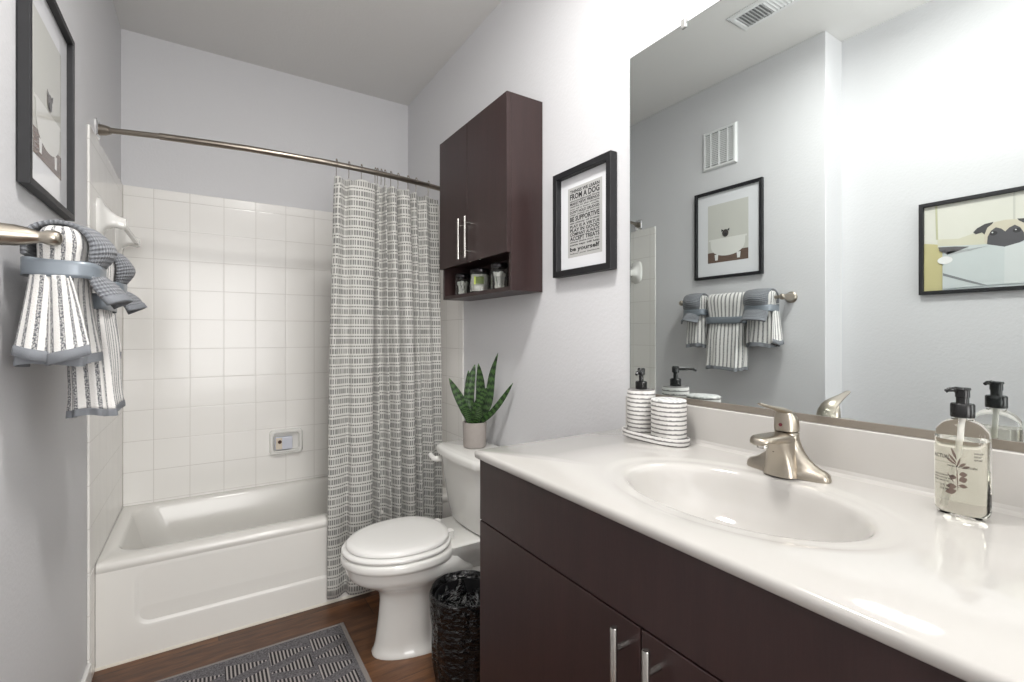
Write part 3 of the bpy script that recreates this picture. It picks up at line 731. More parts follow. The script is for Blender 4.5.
# quote print, right wall
qy0, qy1, qz0, qz1 = 1.112, 1.413, 1.440, 1.818
q = thing('framed_quote', 'black framed typographic quote print about dogs between wall cabinet and mirror', 'picture', (W, (qy0+qy1)/2, qz0))
frame_x(q, W, -1, qy0, qy1, qz0, qz1, .032, .022)
flatpoly('mat', rect(qy0+.02, qy1-.02, qz0+.02, qz1-.02), W, .006, M['mat'], q, -1, .003)
py0, py1, pz0, pz1 = qy0+.062, qy1-.062, qz0+.066, qz1-.062
pr = flatpoly('print', rect(py0, py1, pz0, pz1), W, .009, simple('print_paper', (186, 186, 184), .8), q, -1)
lines = [('THINGS WE LEARN', .012, 1), ('FROM A DOG', .021, 1), ('unconditional love', .007, .6), ('MAKE NEW FRIENDS', .010, .9), ('delight in the simple', .008, .5), ('joy of a long walk', .007, .6), ("DON'T HOLD GRUDGES", .010, .95), ('stay close to home', .007, .6),
         ('BE SUPPORTIVE', .018, 1), ('eat plenty of treats', .009, .5), ('PLAY IS A VIRTUE', .011, .8), ('PLAY IN GOOD', .013, .85), ('COMPANY ALWAYS', .012, .85), ('ACCEPT TREATS', .015, 1), ('always shake your toy', .008, .7), ('some naps will help', .009, .9), ('be yourself', .020, 1), ('follow your instincts', .006, .5)]
tot = sum(l[1] for l in lines); avail = (pz1-pz0)-.018; gap = (avail-tot)/(len(lines)-1)
z = pz1-.009; yL = py1-.012; wT = (py1-py0)-.024
greyink = simple('grey_ink', (78, 78, 78), .8)
for s_, h, k in lines:
    z -= h; bl = BM(); join(bl, text_bm(s_, wT, h, .032), lambda c: (W-.0098, yL-c.x, z+c.y)); z -= gap
    obj('text_line', bl, M['ink'] if k > .75 else greyink, pr, smooth=False)
# bath picture, left wall
by0, by1, bz0, bz1 = 1.452, 1.878, 1.562, 2.088
b = thing('framed_bath_photo', 'black framed photo of a small dog in a white clawfoot bathtub, above the towel bar', 'picture', (L, (by0+by1)/2, bz0))
frame_x(b, L, 1, by0, by1, bz0, bz1, .024, .017)
flatpoly('mat', rect(by0+.016, by1-.016, bz0+.016, bz1-.016), L, .006, M['mat'], b, 1, .003)
iy0, iy1, iz0, iz1 = by0+.085, by1-.085, bz0+.095, bz1-.085
p = flatpoly('photo_print', rect(iy0, iy1, iz0, iz1), L, .009, simple('photo_wall', (203, 203, 196), .7), b, 1)
wy = iy1-iy0
flatpoly('photo_floor', rect(iy0, iy1, iz0, iz0+.062), L, .0095, simple('photo_floor', (100, 80, 68), .7, nscale=20, nstr=0, vary=.4, stretch=(1, 1, 6)), p, 1)
tc_ = (iy0+iy1)/2; tz = iz0+.035
flatpoly('photo_tub', [(tc_-wy*.47, tz+.105), (tc_+wy*.47, tz+.105), (tc_+wy*.47, tz+.096)]+[(tc_+wy*.43*math.cos(a), tz+.095*(1-abs(math.sin(a))**.6)+.0) for a in [PI*k/18 for k in range(0, 19)]]+[(tc_-wy*.47, tz+.096)], L, .010, simple('photo_tub', (226, 226, 221), .6), p, 1)
for s in (-1, 1): flatpoly('photo_tub_foot', [(tc_+s*.07-.008, tz-.022), (tc_+s*.07+.008, tz-.022), (tc_+s*.07+.012, tz+.012), (tc_+s*.07-.012, tz+.012)], L, .0102, simple('photo_foot', (232, 232, 230), .6), p, 1)
flatpoly('photo_dog', ell(tc_+.012, tz+.132, .020, .022)+[], L, .0105, simple('photo_dog', (62, 56, 52), .7), p, 1)
flatpoly('photo_dog_face', ell(tc_+.012, tz+.124, .010, .010), L, .011, M['ink'], p, 1)
for s in (-1, 1): flatpoly('photo_dog_ear', [(tc_+.012+s*.012, tz+.15), (tc_+.012+s*.026, tz+.158), (tc_+.012+s*.024, tz+.14)], L, .011, M['ink'], p, 1)
# pug picture, recessed left wall (seen in the mirror). Seen there, left to right = decreasing y
gy1, gy0, gz0, gz1 = .826, .262, 1.408, 1.817
g = thing('framed_pug_photo', 'wide black framed photo of a pug reading in bed, seen in the mirror', 'picture', (L2, (gy0+gy1)/2, gz0))
frame_x(g, L2, 1, gy0, gy1, gz0, gz1, .022, .016)
Y = lambda k: gy1-.016-(gy1-gy0-.032)*k      # k 0..1 left to right as the viewer sees it
Zf = lambda k: gz0+.016+(gz1-gz0-.032)*k
def gp(name, pts, off, rgb, **kw): return flatpoly(name, [(Y(a), Zf(c)) for a, c in pts], L2, off, simple('pug_'+name, rgb, .6, **kw), gpic if name != 'photo_print' else g, 1)
gpic = None
gpic = flatpoly('photo_print', rect(Y(1), Y(0), Zf(0), Zf(1)), L2, .006, simple('pug_wall', (216, 215, 204), .6), g, 1)
def el(cx, cy, a, b_, n=18): return [(cx+a*math.cos(2*PI*k/n), cy+b_*math.sin(2*PI*k/n)) for k in range(n)]
gp('bedside', [(.0, 0), (.121, 0), (.121, .45), (.095, .54), (.0, .57)], .0070, (196, 188, 138))
gp('headboard_post', [(.078, .6), (.092, .6), (.086, 1), (.072, 1)], .0072, (190, 190, 158)); gp('headboard_post', [(.53, .6), (.542, .6), (.542, 1), (.53, 1)], .0072, (196, 196, 186))
gp('pillow', [(.089, .50), (.089, .60), (.22, .58), (.365, .64), (.60, .66), (.90, .62), (1, .5), (1, .3)], .0074, (206, 203, 182))
gp('blanket', [(.12, 0), (1, 0), (1, .42), (.72, .5), (.12, .45)], .0078, (196, 203, 205))
gp('pug_ear', [(.308, .63), (.33, .668), (.375, .705), (.425, .715), (.40, .65), (.375, .585), (.36, .615), (.322, .605)], .0086, (58, 56, 58))
gp('pug_ear', [(.668, .63), (.646, .668), (.60, .705), (.552, .715), (.577, .65), (.60, .585), (.616, .615), (.654, .605)], .0086, (58, 56, 58))
gp('pug_head', [(.372, .50), (.372, .58), (.39, .66), (.43, .71), (.488, .72), (.546, .71), (.588, .66), (.606, .58), (.606, .50), (.50, .40)], .0090, (204, 196, 176))
gp('pug_mask', [(.388, .48), (.392, .56), (.41, .62), (.438, .652), (.468, .63), (.489, .595), (.51, .63), (.54, .652), (.568, .62), (.588, .56), (.592, .48), (.50, .40)], .0096, (72, 70, 74))
for k in (.425, .552): gp('pug_eye', el(k, .59, .022, .024), .0102, (26, 25, 27)); gp('eye_glint', el(k-.006, .60, .005, .007), .0108, (220, 220, 220))
gp('newspaper', [(.121, .016), (.484, .032), (.486, .43), (.382, .48), (.22, .50), (.089, .52), (.20, .46), (.13, .44)], .0112, (196, 203, 203))
gp('newspaper', [(.484, .032), (.86, .016), (.89, .52), (.60, .47), (.486, .43)], .0112, (206, 211, 210))
gp('sleeve', [(.095, .507), (.20, .495), (.285, .475), (.22, .44), (.155, .411), (.102, .464)], .0118, (88, 86, 88))
gp('cup', el(.138, .347, .048, .045), .0122, (232, 232, 230))
gp('newspaper_crease', [(.125, .20), (.28, .10), (.39, .03), (.35, .035), (.27, .08), (.125, .17)], .0118, (126, 130, 132))
gp('newspaper_crease', [(.15, .44), (.40, .46), (.30, .43), (.15, .40)], .0118, (168, 172, 172))
# ------------------------------------------------------------------ wall vent and ceiling vent
v = thing('wall_vent', 'white slotted vent grille high on the left wall, seen in the mirror', 'vent', (L, 1.716, 2.22))
vy0, vy1, vz0, vz1 = 1.607, 1.826, 2.218, 2.452
def R(ins, x): return [(x, vy0+ins, vz0+ins), (x, vy1-ins, vz0+ins), (x, vy1-ins, vz1-ins), (x, vy0+ins, vz1-ins)]
obj('vent_frame', loft([R(0, L+.001), R(0, L+.006), R(.008, L+.016), R(.018, L+.016), R(.02, L+.004)], cap0=False, cap1=False), M['ventwhite'], v, smooth=False)
obj('vent_cavity', bx(L+.001, L+.004, vy0+.018, vy1-.018, vz0+.018, vz1-.018), M['ventdark'], v, smooth=False)
bm = BM(); n = 17
for k in range(n):
    z = vz0+.024+(vz1-vz0-.048)*(k+.5)/n; h = .0042
    loft([[(L+.006, y, z-h), (L+.015, y, z-h+.002), (L+.015, y, z+h-.001), (L+.006, y, z+h)] for y in (vy0+.019, vy1-.019)], bm)
for k in (1, 2, 3): yv = vy0+(vy1-vy0)*k/4; box(bm, L+.004, L+.0158, yv-.0035, yv+.0035, vz0+.019, vz1-.019)
obj('vent_slats', bm, M['ventwhite'], v, smooth=False)
cv = thing('ceiling_vent', 'white rectangular air register in the ceiling, seen in the mirror', 'vent', (.066, 1.21, CEIL))
cx0, cx1, cy0, cy1 = -.013, .145, 1.04, 1.36
def R(ins, z): return [(cx0+ins, cy0+ins, z), (cx1-ins, cy0+ins, z), (cx1-ins, cy1-ins, z), (cx0+ins, cy1-ins, z)]
obj('register_frame', loft([R(0, CEIL-.001), R(.001, CEIL-.004), R(.012, CEIL-.010), R(.026, CEIL-.010), R(.028, CEIL-.002)], cap0=False, cap1=False), M['ventwhite'], cv, smooth=False)
obj('register_cavity', bx(cx0+.025, cx1-.025, cy0+.025, cy1-.025, CEIL-.002, CEIL-.0008), M['ventdark'], cv, smooth=False)
bm = BM(); n = 16
for k in range(n):
    y = cy0+.032+(cy1-cy0-.064)*(k+.5)/n
    s = 1 if k < n/2 else -1
    loft([[(x, y-.007*s, CEIL-.003), (x, y-.004*s, CEIL-.003), (x, y+.007*s, CEIL-.0105), (x, y+.004*s, CEIL-.0105)] for x in (cx0+.027, cx1-.027)], bm)
obj('register_louvers', bm, M['ventwhite'], cv, smooth=False)

# ------------------------------------------------------------------ towel bar and towels
BX, BZ = -.262, 1.424
tbar = thing('towel_bar', 'brushed nickel towel bar with tapered posts on the left wall', 'towel bar', (L, 1.6, BZ))
obj('bar', tube([(BX, 1.305, BZ), (BX, 1.925, BZ)], .0085, 14), M['nickel'], tbar)
def barpost(y):
    pr_ = [(0, .030), (.004, .030), (.007, .024), (.015, .0215), (.035, .0205), (.055, .016), (.068, .0115), (.073, .0115), (.08, .0145), (.092, .0155), (.099, .013), (.103, .006)]
    obj('post', loft([[(L+d, y+r*math.cos(2*PI*k/28), BZ+r*math.sin(2*PI*k/28)) for k in range(28)] for d, r in pr_]), M['nickel'], tbar, auto=50)
barpost(1.308); barpost(1.922)

def bundle(name, mat, parent, cy, hy, levels, seed, stripe_w, hem_z=None, pleat=7):
    """draped and cinched towel: stacked rings. levels: (z, x centre, half x, half y, pleat amount)"""
    n = 96; Z0 = [l[0] for l in levels]
    zs = []; M_lv = len(levels); sub = 5
    lv = catm([(l[0], l[1], l[2]) for l in levels], sub); lv2 = catm([(l[3], l[4], 0) for l in levels], sub)
    rings = []
    for a, c in zip(lv, lv2):
        z, xc, hx = a; h, pa = c[0], max(0, c[1]); ring = []
        for k in range(n):
            t = 2*PI*k/n; cc, ss = math.cos(t), math.sin(t); e = 2/3.2
            x = hx*math.copysign(abs(cc)**e, cc); y = h*math.copysign(abs(ss)**e, ss)
            w = 1+pa*(math.sin(pleat*t+seed)+.5*math.sin((2*pleat-3)*t+seed*2+z*9))
            nz = noise.noise(Vector((math.cos(t)*1.5, math.sin(t)*1.5, z*7+seed)))*.004
            ring.append((xc+x*w+cc*nz, cy+y*(1+(w-1)*.5)+ss*nz, z+.004*pa*10*math.sin(3*t+seed)))
        rings.append(ring)
    per = [0]; mid_ = rings[len(rings)//3]
    for k in range(n): per.append(per[-1]+(Vector(mid_[(k+1) % n])-Vector(mid_[k])).length)
    # stripes: keep whole number around
    tot = per[-1]; cnt = round(tot/stripe_w); per = [p/tot*cnt*.0225 for p in per]
    if hem_z:
        hem = [r_ for r_ in rings if r_[0][2] < rings[0][0][2]+.020]; body = rings[len(hem)-1:]
    else: hem = None; body = rings
    o = obj('towel_body', loft(body, cap0=False, cap1=True, uvs=lambda i, j: (per[j], body[i][0][2])), mat, parent, solid=.006, auto=180)
    if hem: obj('hem', loft([[(p[0], p[1], p[2]) for p in r] for r in hem], cap0=False, cap1=False), M['hem'], parent, solid=.007, auto=180)
    return rings
def sheet(name, path, y0, y1, mat, parent, seed, fl=.0, solid=.008, hem=True):
    """cloth strip following path (x, z) draped across y0..y1"""
    pp = catm([(a, 0, b) for a, b in path], 5); n = 14; rows = []; s = [0]
    for i in range(1, len(pp)): s.append(s[-1]+(pp[i]-pp[i-1]).length)
    for i, p in enumerate(pp):
        k_ = i/(len(pp)-1); row = []
        for j in range(n+1):
            u = j/n; spread = 1+fl*max(0, k_-.75)*4-.10*math.exp(-((k_-.72)/.08)**2)
            y = (y0+y1)/2+(u-.5)*(y1-y0)*spread
            cr_ = (.034*(1-(2*u-1)**2)-.012)*min(1, max(0, (k_-.25)*3))*(1-math.exp(-((k_-.74)/.09)**2))
            wob = cr_+.006*math.sin(u*9+seed)*max(0, k_-.65)*2.5+.002*noise.noise(Vector((u*4, k_*5, seed)))
            row.append((p.x+wob, y, p.z+wob*.4))
        rows.append(row)
    bm = loft(rows, closed=False, uvs=lambda i, j: (j/n*(y1-y0), s[i]))
    o = obj(name, bm, mat, parent, solid=solid, auto=180)
    if hem:
        hm = rows[-4:]
        bm = loft([[(q_[0]+.0012, q_[1]*1.0, q_[2]-.002) for q_ in r] for r in hm], closed=False); obj('hem', bm, M['hem'], parent, solid=solid+.002, auto=180)
    return o
def ribbon(label, xc, hx, cy, hy, z0, z1, tilt=0, grp='grey ribbons tied round the towels'):
    n = 64; rings = []
    for q_ in range(5):
        z = z0+(z1-z0)*q_/4; ring = []
        for k in range(n):
            t = 2*PI*k/n; cc, ss = math.cos(t), math.sin(t); e = 2/3.4
            ring.append((xc+hx*math.copysign(abs(cc)**e, cc), cy+hy*math.copysign(abs(ss)**e, ss), z+tilt*cc+.0012*math.sin(5*t)))
        rings.append(ring)
    o = obj('ribbon', loft(rings, cap0=False, cap1=False), M['ribbon'], None, solid=-.0015, loc=(xc, cy, z0))
    meta(o, label, 'ribbon', grp); return o
TG = 'striped towels on the towel bar'
# near
t1 = thing('hand_towel', 'striped hand towel nearest the camera, fanned out below its ribbon', 'towel', (BX, 1.408, 1.17), TG)
lv_near = [(1.166, -.268, .060, .072, .11), (1.172, -.268, .060, .072, .11), (1.186, -.267, .059, .072, .11), (1.21, -.266, .056, .072, .10), (1.26, -.265, .050, .070, .085), (1.32, -.263, .043, .068, .06), (1.36, -.260, .040, .066, .03), (1.395, -.258, .041, .068, .02), (1.42, -.257, .043, .071, .02), (1.444, -.257, .039, .070, .015), (1.457, -.257, .028, .062, .01), (1.461, -.257, .010, .04, 0)]
bundle('striped', M['towel'], t1, 1.418, .062, lv_near, 1.2, .0225, True, 5)
c1 = thing('washcloth', 'grey ribbed washcloth folded over the nearest striped towel', 'washcloth', (-.21, 1.43, 1.31), 'grey washcloths on the towel bar')
sheet('cloth', [(-.308, 1.395), (-.307, 1.43), (-.292, 1.452), (-.257, 1.463), (-.222, 1.454), (-.203, 1.43), (-.200, 1.405), (-.209, 1.375), (-.207, 1.355), (-.190, 1.325), (-.172, 1.298)], 1.356, 1.484, M['rib'], c1, .7, .02)
ribbon('grey satin ribbon around the nearest towel and washcloth', -.2575, .064, 1.418, .076, 1.350, 1.386, -.004)
# loose folds of the nearest towel that fan out towards the camera
def fold(top, bot, y0_, y1_, seed):
    rows = []; n = 12; m = 16
    for i in range(m+1):
        v_ = i/m; row = []
        for j in range(n+1):
            u = j/n; xa = top[0]+(bot[0]-top[0])*v_**1.15; xb = top[1]+(bot[1]-top[1])*v_**.9
            z = top[2]+(bot[2]+(bot[3]-bot[2])*u-top[2])*v_
            row.append((xa+(xb-xa)*u, y0_+(y1_-y0_)*v_-.012*math.sin(PI*u)*(.4+.6*v_)+.003*math.sin(u*8+seed), z))
        rows.append(row)
    wd = (bot[1]-bot[0]); o = obj('fold', loft(rows, closed=False, uvs=lambda i, j: (j/n*.09+seed*.01, rows[i][min(j, n)][2])), M['towel'], t1, solid=.006, auto=180)
    hm = [[(p[0], p[1]-.001, p[2]) for p in q_] for q_ in rows[-3:]]
    obj('hem', loft(hm, closed=False), M['hem'], o, solid=.008, auto=180)
fold((-.300, -.262, 1.352), (-.322, -.262, 1.188, 1.168), 1.352, 1.344, 1)
fold((-.268, -.236, 1.352), (-.268, -.202, 1.166, 1.188), 1.348, 1.336, 2)
# middle
t2 = thing('bath_towel', 'longest striped towel in the middle of the towel bar', 'towel', (BX, 1.607, 1.05), TG)
lv_mid = [(1.034, -.230, .046, .113, .11), (1.040, -.230, .046, .113, .11), (1.056, -.231, .045, .113, .10), (1.09, -.233, .043, .112, .09), (1.16, -.237, .041, .111, .08), (1.24, -.242, .038, .109, .06), (1.30, -.245, .035, .106, .03), (1.335, -.247, .036, .108, .03), (1.38, -.250, .042, .115, .035), (1.42, -.252, .044, .119, .03), (1.448, -.254, .037, .119, .02), (1.460, -.256, .022, .112, .01), (1.463, -.256, .008, .09, 0)]
bundle('striped', M['towel'], t2, 1.607, .11, lv_mid, .4, .0225, True, 9)
ribbon('wider grey ribbon around the long middle towel', -.246, .0455, 1.607, .122, 1.290, 1.328, .0)
# far
t3 = thing('hand_towel', 'striped hand towel at the far tub end of the towel bar', 'towel', (BX, 1.808, 1.155), TG)
lv_far = [(z-(.010 if i < 2 else 0), x+.004, hx*.86, hy*.92, p) for i, (z, x, hx, hy, p) in enumerate(lv_near)]
bundle('striped', M['towel'], t3, 1.806, .07, lv_far, 2.6, .0225, True, 6)
c2 = thing('washcloth', 'grey ribbed washcloth folded over the far striped towel near the tub', 'washcloth', (-.21, 1.82, 1.31), 'grey washcloths on the towel bar')
sheet('cloth', [(-.303, 1.395), (-.302, 1.43), (-.290, 1.455), (-.256, 1.466), (-.222, 1.457), (-.206, 1.43), (-.204, 1.405), (-.213, 1.375), (-.211, 1.35), (-.195, 1.325), (-.182, 1.300)], 1.760, 1.870, M['rib'], c2, 2.1, .02)
ribbon('grey satin ribbon around the far towel and washcloth', -.256, .059, 1.808, .074, 1.342, 1.378, .0)

# ------------------------------------------------------------------ vanity
VX, VY1, VY0 = .580, 1.052, -.32
van = thing('vanity_cabinet', 'dark espresso vanity cabinet with steel bar handles under the white counter', 'cabinet', (.85, .4, 0))
bm = bx(VX+.02, W-.001, VY1-.018, VY1, .0, .9185); box(bm, VX+.02, W-.001, VY0, VY0+.018, 0, .9185); box(bm, VX+.02, VX+.04, VY0+.018, VY1-.018, .10, .9185)
box(bm, VX+.08, VX+.095, VY0+.018, VY1-.018, 0, .10); box(bm, VX+.04, W-.001, VY0+.018, VY1-.018, .10, .118); box(bm, W-.012, W-.001, VY0+.018, VY1-.018, .118, .9)
obj('carcass', bm, M['espresso'], van, smooth=False, bevel=.0008)
ZS = .766
obj('front_panel', bx(VX, VX+.018, VY0, VY1, ZS+.002, .9185), M['espresso'], van, smooth=False, bevel=.0012)
GY = .526
for a, c, hy in ((GY+.0015, VY1, GY+.029), (VY0+.36, GY-.0015, GY-.037)):
    d = obj('door', bx(VX, VX+.018, a, c, .11, ZS-.0015), M['espresso'], van, smooth=False, bevel=.0012)
    if hy: bar_handle(VX, hy, ZS-.004-.24, ZS-.004, M['steel'], d, .0062, .030, .036)
obj('door', bx(VX, VX+.018, VY0, VY0+.357, .11, ZS-.0015), M['espresso'], van, smooth=False, bevel=.0012)

# counter with moulded oval basin
CX0, CY1_, CY0_ = .568, 1.059, -.34
XE = W-.001
ct = thing('vanity_countertop', 'glossy white cultured marble vanity top with oval sink and backsplash', 'countertop', (.85, .4, .91))
SCX, SCY, SAX, SAY = .816, .522, .147, .216
bm = BM()
def ringpts(ax, ay, z, n=96, cx=SCX, cy=SCY): return [(cx+ax*math.cos(2*PI*k/n), cy+ay*math.sin(2*PI*k/n), z) for k in range(n)]
def rectring(x0, x1, y0, y1, z, n=96):
    out = []
    for k in range(n):
        t = 2*PI*k/n; c, s = math.cos(t), math.sin(t)
        # ray from sink centre to rectangle
        kx = ((x1-SCX)/c if c > 1e-9 else ((x0-SCX)/c if c < -1e-9 else 1e9)); ky = ((y1-SCY)/s if s > 1e-9 else ((y0-SCY)/s if s < -1e-9 else 1e9))
        q_ = min(kx, ky); out.append((SCX+c*q_, SCY+s*q_, z))
    return out
def snap(ring, x0, x1, y0, y1, z):
    ring = list(ring)
    for cxx, cyy in ((x0, y0), (x0, y1), (x1, y0), (x1, y1)):
        i = min(range(len(ring)), key=lambda i: (ring[i][0]-cxx)**2+(ring[i][1]-cyy)**2); ring[i] = (cxx, cyy, z)
    return ring
def RRc(i, z): return snap(rectring(CX0+i, XE, CY0_+i, CY1_-i, z), CX0+i, XE, CY0_+i, CY1_-i, z)
rings = [RRc(.006, CZ-.022), RRc(.001, CZ-.018), RRc(.0, CZ-.008), RRc(.0015, CZ-.003), RRc(.006, CZ)]
for s, z in ((1.30, 0), (1.24, -.0002), (1.20, -.0018), (1.165, -.0025), (1.12, -.0028), (1.06, -.003), (1.025, -.0045), (1.0, -.009), (.975, -.018), (.94, -.036), (.88, -.062), (.78, -.088), (.62, -.108), (.42, -.120), (.2, -.126), (.085, -.1275)):
    rings.append(ringpts(SAX*s if s <= 1.0 else SAX+(s-1)*.17, SAY*s if s <= 1 else SAY+(s-1)*.20, CZ+z))
obj('counter_slab', loft(rings, cap0=False, cap1=False), M['counter'], ct, auto=60)
bm = prism([(XE, CZ-.002), (XE, 1.0395), (W-.0195, 1.0395), (W-.0215, 1.0375), (W-.0215, CZ+.012), (W-.024, CZ+.005), (W-.030, CZ+.0012), (W-.040, CZ-.001), (W-.040, CZ-.002)], CY0_, CY1_-.002, 'y')
obj('backsplash', bm, M['counter'], ct, smooth=False, bevel=.002)
obj('sink_drain', lathe([(.026, CZ-.1285), (.026, CZ-.125), (.020, CZ-.1235), (.018, CZ-.127), (.006, CZ-.1265), (.001, CZ-.126)], SCX, SCY, 28), M['nickel'], ct)

# faucet
FX, FY = 1.022, .530
fa = thing('faucet', 'brushed nickel single-lever centerset faucet behind the sink', 'faucet', (FX, FY, CZ))
rings = []
for z, hx, hy in ((CZ, .026, .083), (CZ+.004, .0265, .084), (CZ+.012, .0255, .082), (CZ+.018, .022, .076)): rings.append(sup(FX, FY, z, hx, hy, 2.6, 64))
for z, hx, hy in ((CZ+.022, .021, .066), (CZ+.028, .021, .055), (CZ+.038, .0215, .043), (CZ+.050, .0215, .034), (CZ+.062, .022, .0275), (CZ+.074, .022, .0235), (CZ+.086, .022, .0225), (CZ+.0875, .020, .0205)): rings.append(sup(FX+.0, FY, z, hx, hy, 2.2, 64))
obj('body', loft(rings), M['nickel'], fa, auto=50)
rings = []
for x, zc, hz, hy in ((FX+.012, CZ+.070, .014, .016), (FX-.010, CZ+.072, .015, .022), (FX-.03, CZ+.075, .013, .0235), (FX-.05, CZ+.0785, .010, .0235), (FX-.07, CZ+.0805, .0085, .0235), (FX-.09, CZ+.081, .008, .0225), (FX-.100, CZ+.0798, .0078, .020), (FX-.108, CZ+.0775, .007, .016), (FX-.112, CZ+.076, .0045, .009)):
    rings.append([(x, FY+hy*math.copysign(abs(math.cos(t))**.75, math.cos(t)), zc+hz*math.copysign(abs(math.sin(t))**.8, math.sin(t))) for t in [2*PI*k/36 for k in range(36)]])
obj('spout', loft(rings), M['nickel'], fa, auto=50)
rings = []
for z, xf, hy in ((CZ+.001, -.047, .034), (CZ+.015, -.046, .032), (CZ+.035, -.046, .028), (CZ+.055, -.052, .0245), (CZ+.072, -.062, .0225)):
    rings.append(sup(FX+(xf+.012)/2, FY, z, (.012-xf)/2, hy, 2.5, 40))
obj('front_skirt', loft(rings), M['nickel'], fa, auto=50)
obj('aerator', lathe([(.010, CZ+.064), (.0108, CZ+.0645), (.0108, CZ+.0745)], FX-.090, FY, 20), M['steel'], fa)
rings = []
for (z, r_, ox, tl) in ((.0885, .0215, 0, 0), (.090, .0235, 0, 0), (.102, .0238, 0, 0), (.112, .0228, -.001, .10), (.120, .021, -.003, .30), (.127, .0175, -.007, .5), (.131, .012, -.011, .6)):
    rings.append([(FX+ox+r_*math.cos(t), FY+r_*math.sin(t), CZ+z-tl*r_*math.cos(t)*.9) for t in [2*PI*k/32 for k in range(32)]])
h = obj('lever_handle', loft(rings), M['nickel'], fa, auto=50)
rings = []
for x, z, hy, hz in ((.020, .104, .014, .008), (.010, .116, .0175, .009), (-.004, .126, .018, .008), (-.022, .133, .0165, .0065), (-.044, .1385, .0135, .005), (-.064, .143, .0105, .004), (-.084, .1475, .0082, .0034), (-.096, .151, .0068, .003), (-.102, .1525, .004, .0015)):
    rings.append([(FX+x, FY+hy*math.cos(t), CZ+z+hz*math.sin(t)) for t in [2*PI*k/24 for k in range(24)]])
obj('lever_blade', loft(rings), M['nickel'], h)
bm = BM(); loft([[(FX-.0236-d, FY+.0035*math.cos(2*PI*k/16), CZ+.103+.0035*math.sin(2*PI*k/16)) for k in range(16)] for d in (-.001, .0010)], bm); obj('hot_cold_dot', bm, M['red'], h, label='small red dot')
obj('set_hole', loft([[(FX-.0505-d, FY+.0018*math.cos(2*PI*k/12), CZ+.052+.0018*math.sin(2*PI*k/12)) for k in range(12)] for d in (-.001, .0005)]), M['ink'], fa)

# ------------------------------------------------------------------ striped ceramic set
tx = 1.038
tr = thing('vanity_tray', 'oval black and white striped ceramic tray on the counter left end', 'tray', (tx, .893, CZ))
def ov(z, ax, ay, e=2.6, cx=tx, cy=.893, n=64): return sup(cx, cy, z, ax, ay, e, n)
obj('tray_body', loft([ov(CZ+.0005, .040, .100), ov(CZ+.003, .0435, .104), ov(CZ+.019, .0445, .106), ov(CZ+.0205, .0435, .105), ov(CZ+.019, .0415, .103), ov(CZ+.007, .041, .102)]), M['banded'], tr)
DZ = CZ+.0075
di = thing('soap_dispenser', 'tall striped ceramic soap dispenser with black pump on the tray', 'soap dispenser', (tx, .940, DZ))
DY = .940
obj('dispenser_body', lathe([(.036, DZ), (.0385, DZ+.003), (.0385, DZ+.123), (.036, DZ+.127), (.014, DZ+.128)], tx, DY, 48), M['banded'], di)
pump = obj('pump_collar', lathe([(.0155, DZ-.012+.139), (.016, DZ-.012+.141), (.016, DZ-.012+.160), (.0135, DZ-.012+.162)], tx, DY, 28), M['blackplastic'], di)
bm = lathe([(.0065, DZ-.012+.16), (.0065, DZ-.012+.178), (.0105, DZ-.012+.181), (.0105, DZ-.012+.196), (.008, DZ-.012+.199)], tx, DY, 20)
obj('pump_head', bm, M['blackplastic'], pump)
obj('pump_nozzle', tube(catm([(tx, DY, DZ-.012+.190), (tx-.02, DY-.012, DZ-.012+.191), (tx-.044, DY-.026, DZ-.012+.190), (tx-.054, DY-.032, DZ-.012+.185)], 5), [.005]*8+[.004]*4+[.0035]*4, 12), M['blackplastic'], pump)
KY = .845
cn = thing('canister', 'shorter striped ceramic canister with swirled top beside the dispenser', 'canister', (tx, KY, DZ))
obj('canister_body', loft([sup(tx, KY, DZ+z, .0405*s, .0465*s, 2.2, 56) for z, s in ((0, .94), (.003, 1), (.100, 1), (.104, .98))]), M['banded'], cn)
obj('canister_top', loft([sup(tx, KY, DZ+z, .0405*s, .0465*s, 2.2, 56) for z, s in ((.1045, .97), (.106, 1), (.1085, .99), (.1105, .93), (.111, .6))]), M['swirl'], cn)

# ------------------------------------------------------------------ clear hand soap bottle
QX, QY = 1.020, .254
bt = thing('hand_soap_bottle', 'clear plastic hand soap bottle with black pump and botanical label', 'soap bottle', (QX, QY, CZ))
def bo(z, ax, ay, e=3.2): return sup(QX, QY, CZ+z, ax, ay, e, 64)
obj('bottle_body', loft([bo(.0005, .020, .025, 2.6), bo(.003, .025, .0305, 2.6), bo(.012, .027, .033, 2.6), bo(.120, .027, .033, 2.6), bo(.136, .0255, .0315, 2.6), bo(.146, .021, .025, 2.6), bo(.151, .016, .019, 2.2), bo(.153, .0135, .0135, 2), bo(.160, .0135, .0135, 2)]), M['soapglass'], bt, auto=60)
obj('liquid', loft([bo(.006, .020, .026, 2.6), bo(.012, .0245, .0305, 2.6), bo(.122, .0245, .0305, 2.6)]), M['liquid'], bt, auto=60)
pc = obj('pump_collar', lathe([(.0145, CZ+.157), (.015, CZ+.159), (.015, CZ+.177), (.0135, CZ+.179)], QX, QY, 32), M['blackplastic'], bt)
obj('pump_head', lathe([(.008, CZ+.178), (.008, CZ+.188), (.009, CZ+.189), (.009, CZ+.200), (.0105, CZ+.201), (.0095, CZ+.204)], QX, QY, 24), M['blackplastic'], pc)
obj('pump_nozzle', tube(catm([(QX, QY, CZ+.199), (QX-.005, QY+.008, CZ+.2005), (QX-.010, QY+.014, CZ+.200), (QX-.012, QY+.018, CZ+.197)], 5), [.005]*6+[.0038]*5+[.003]*5, 12), M['blackplastic'], pc)
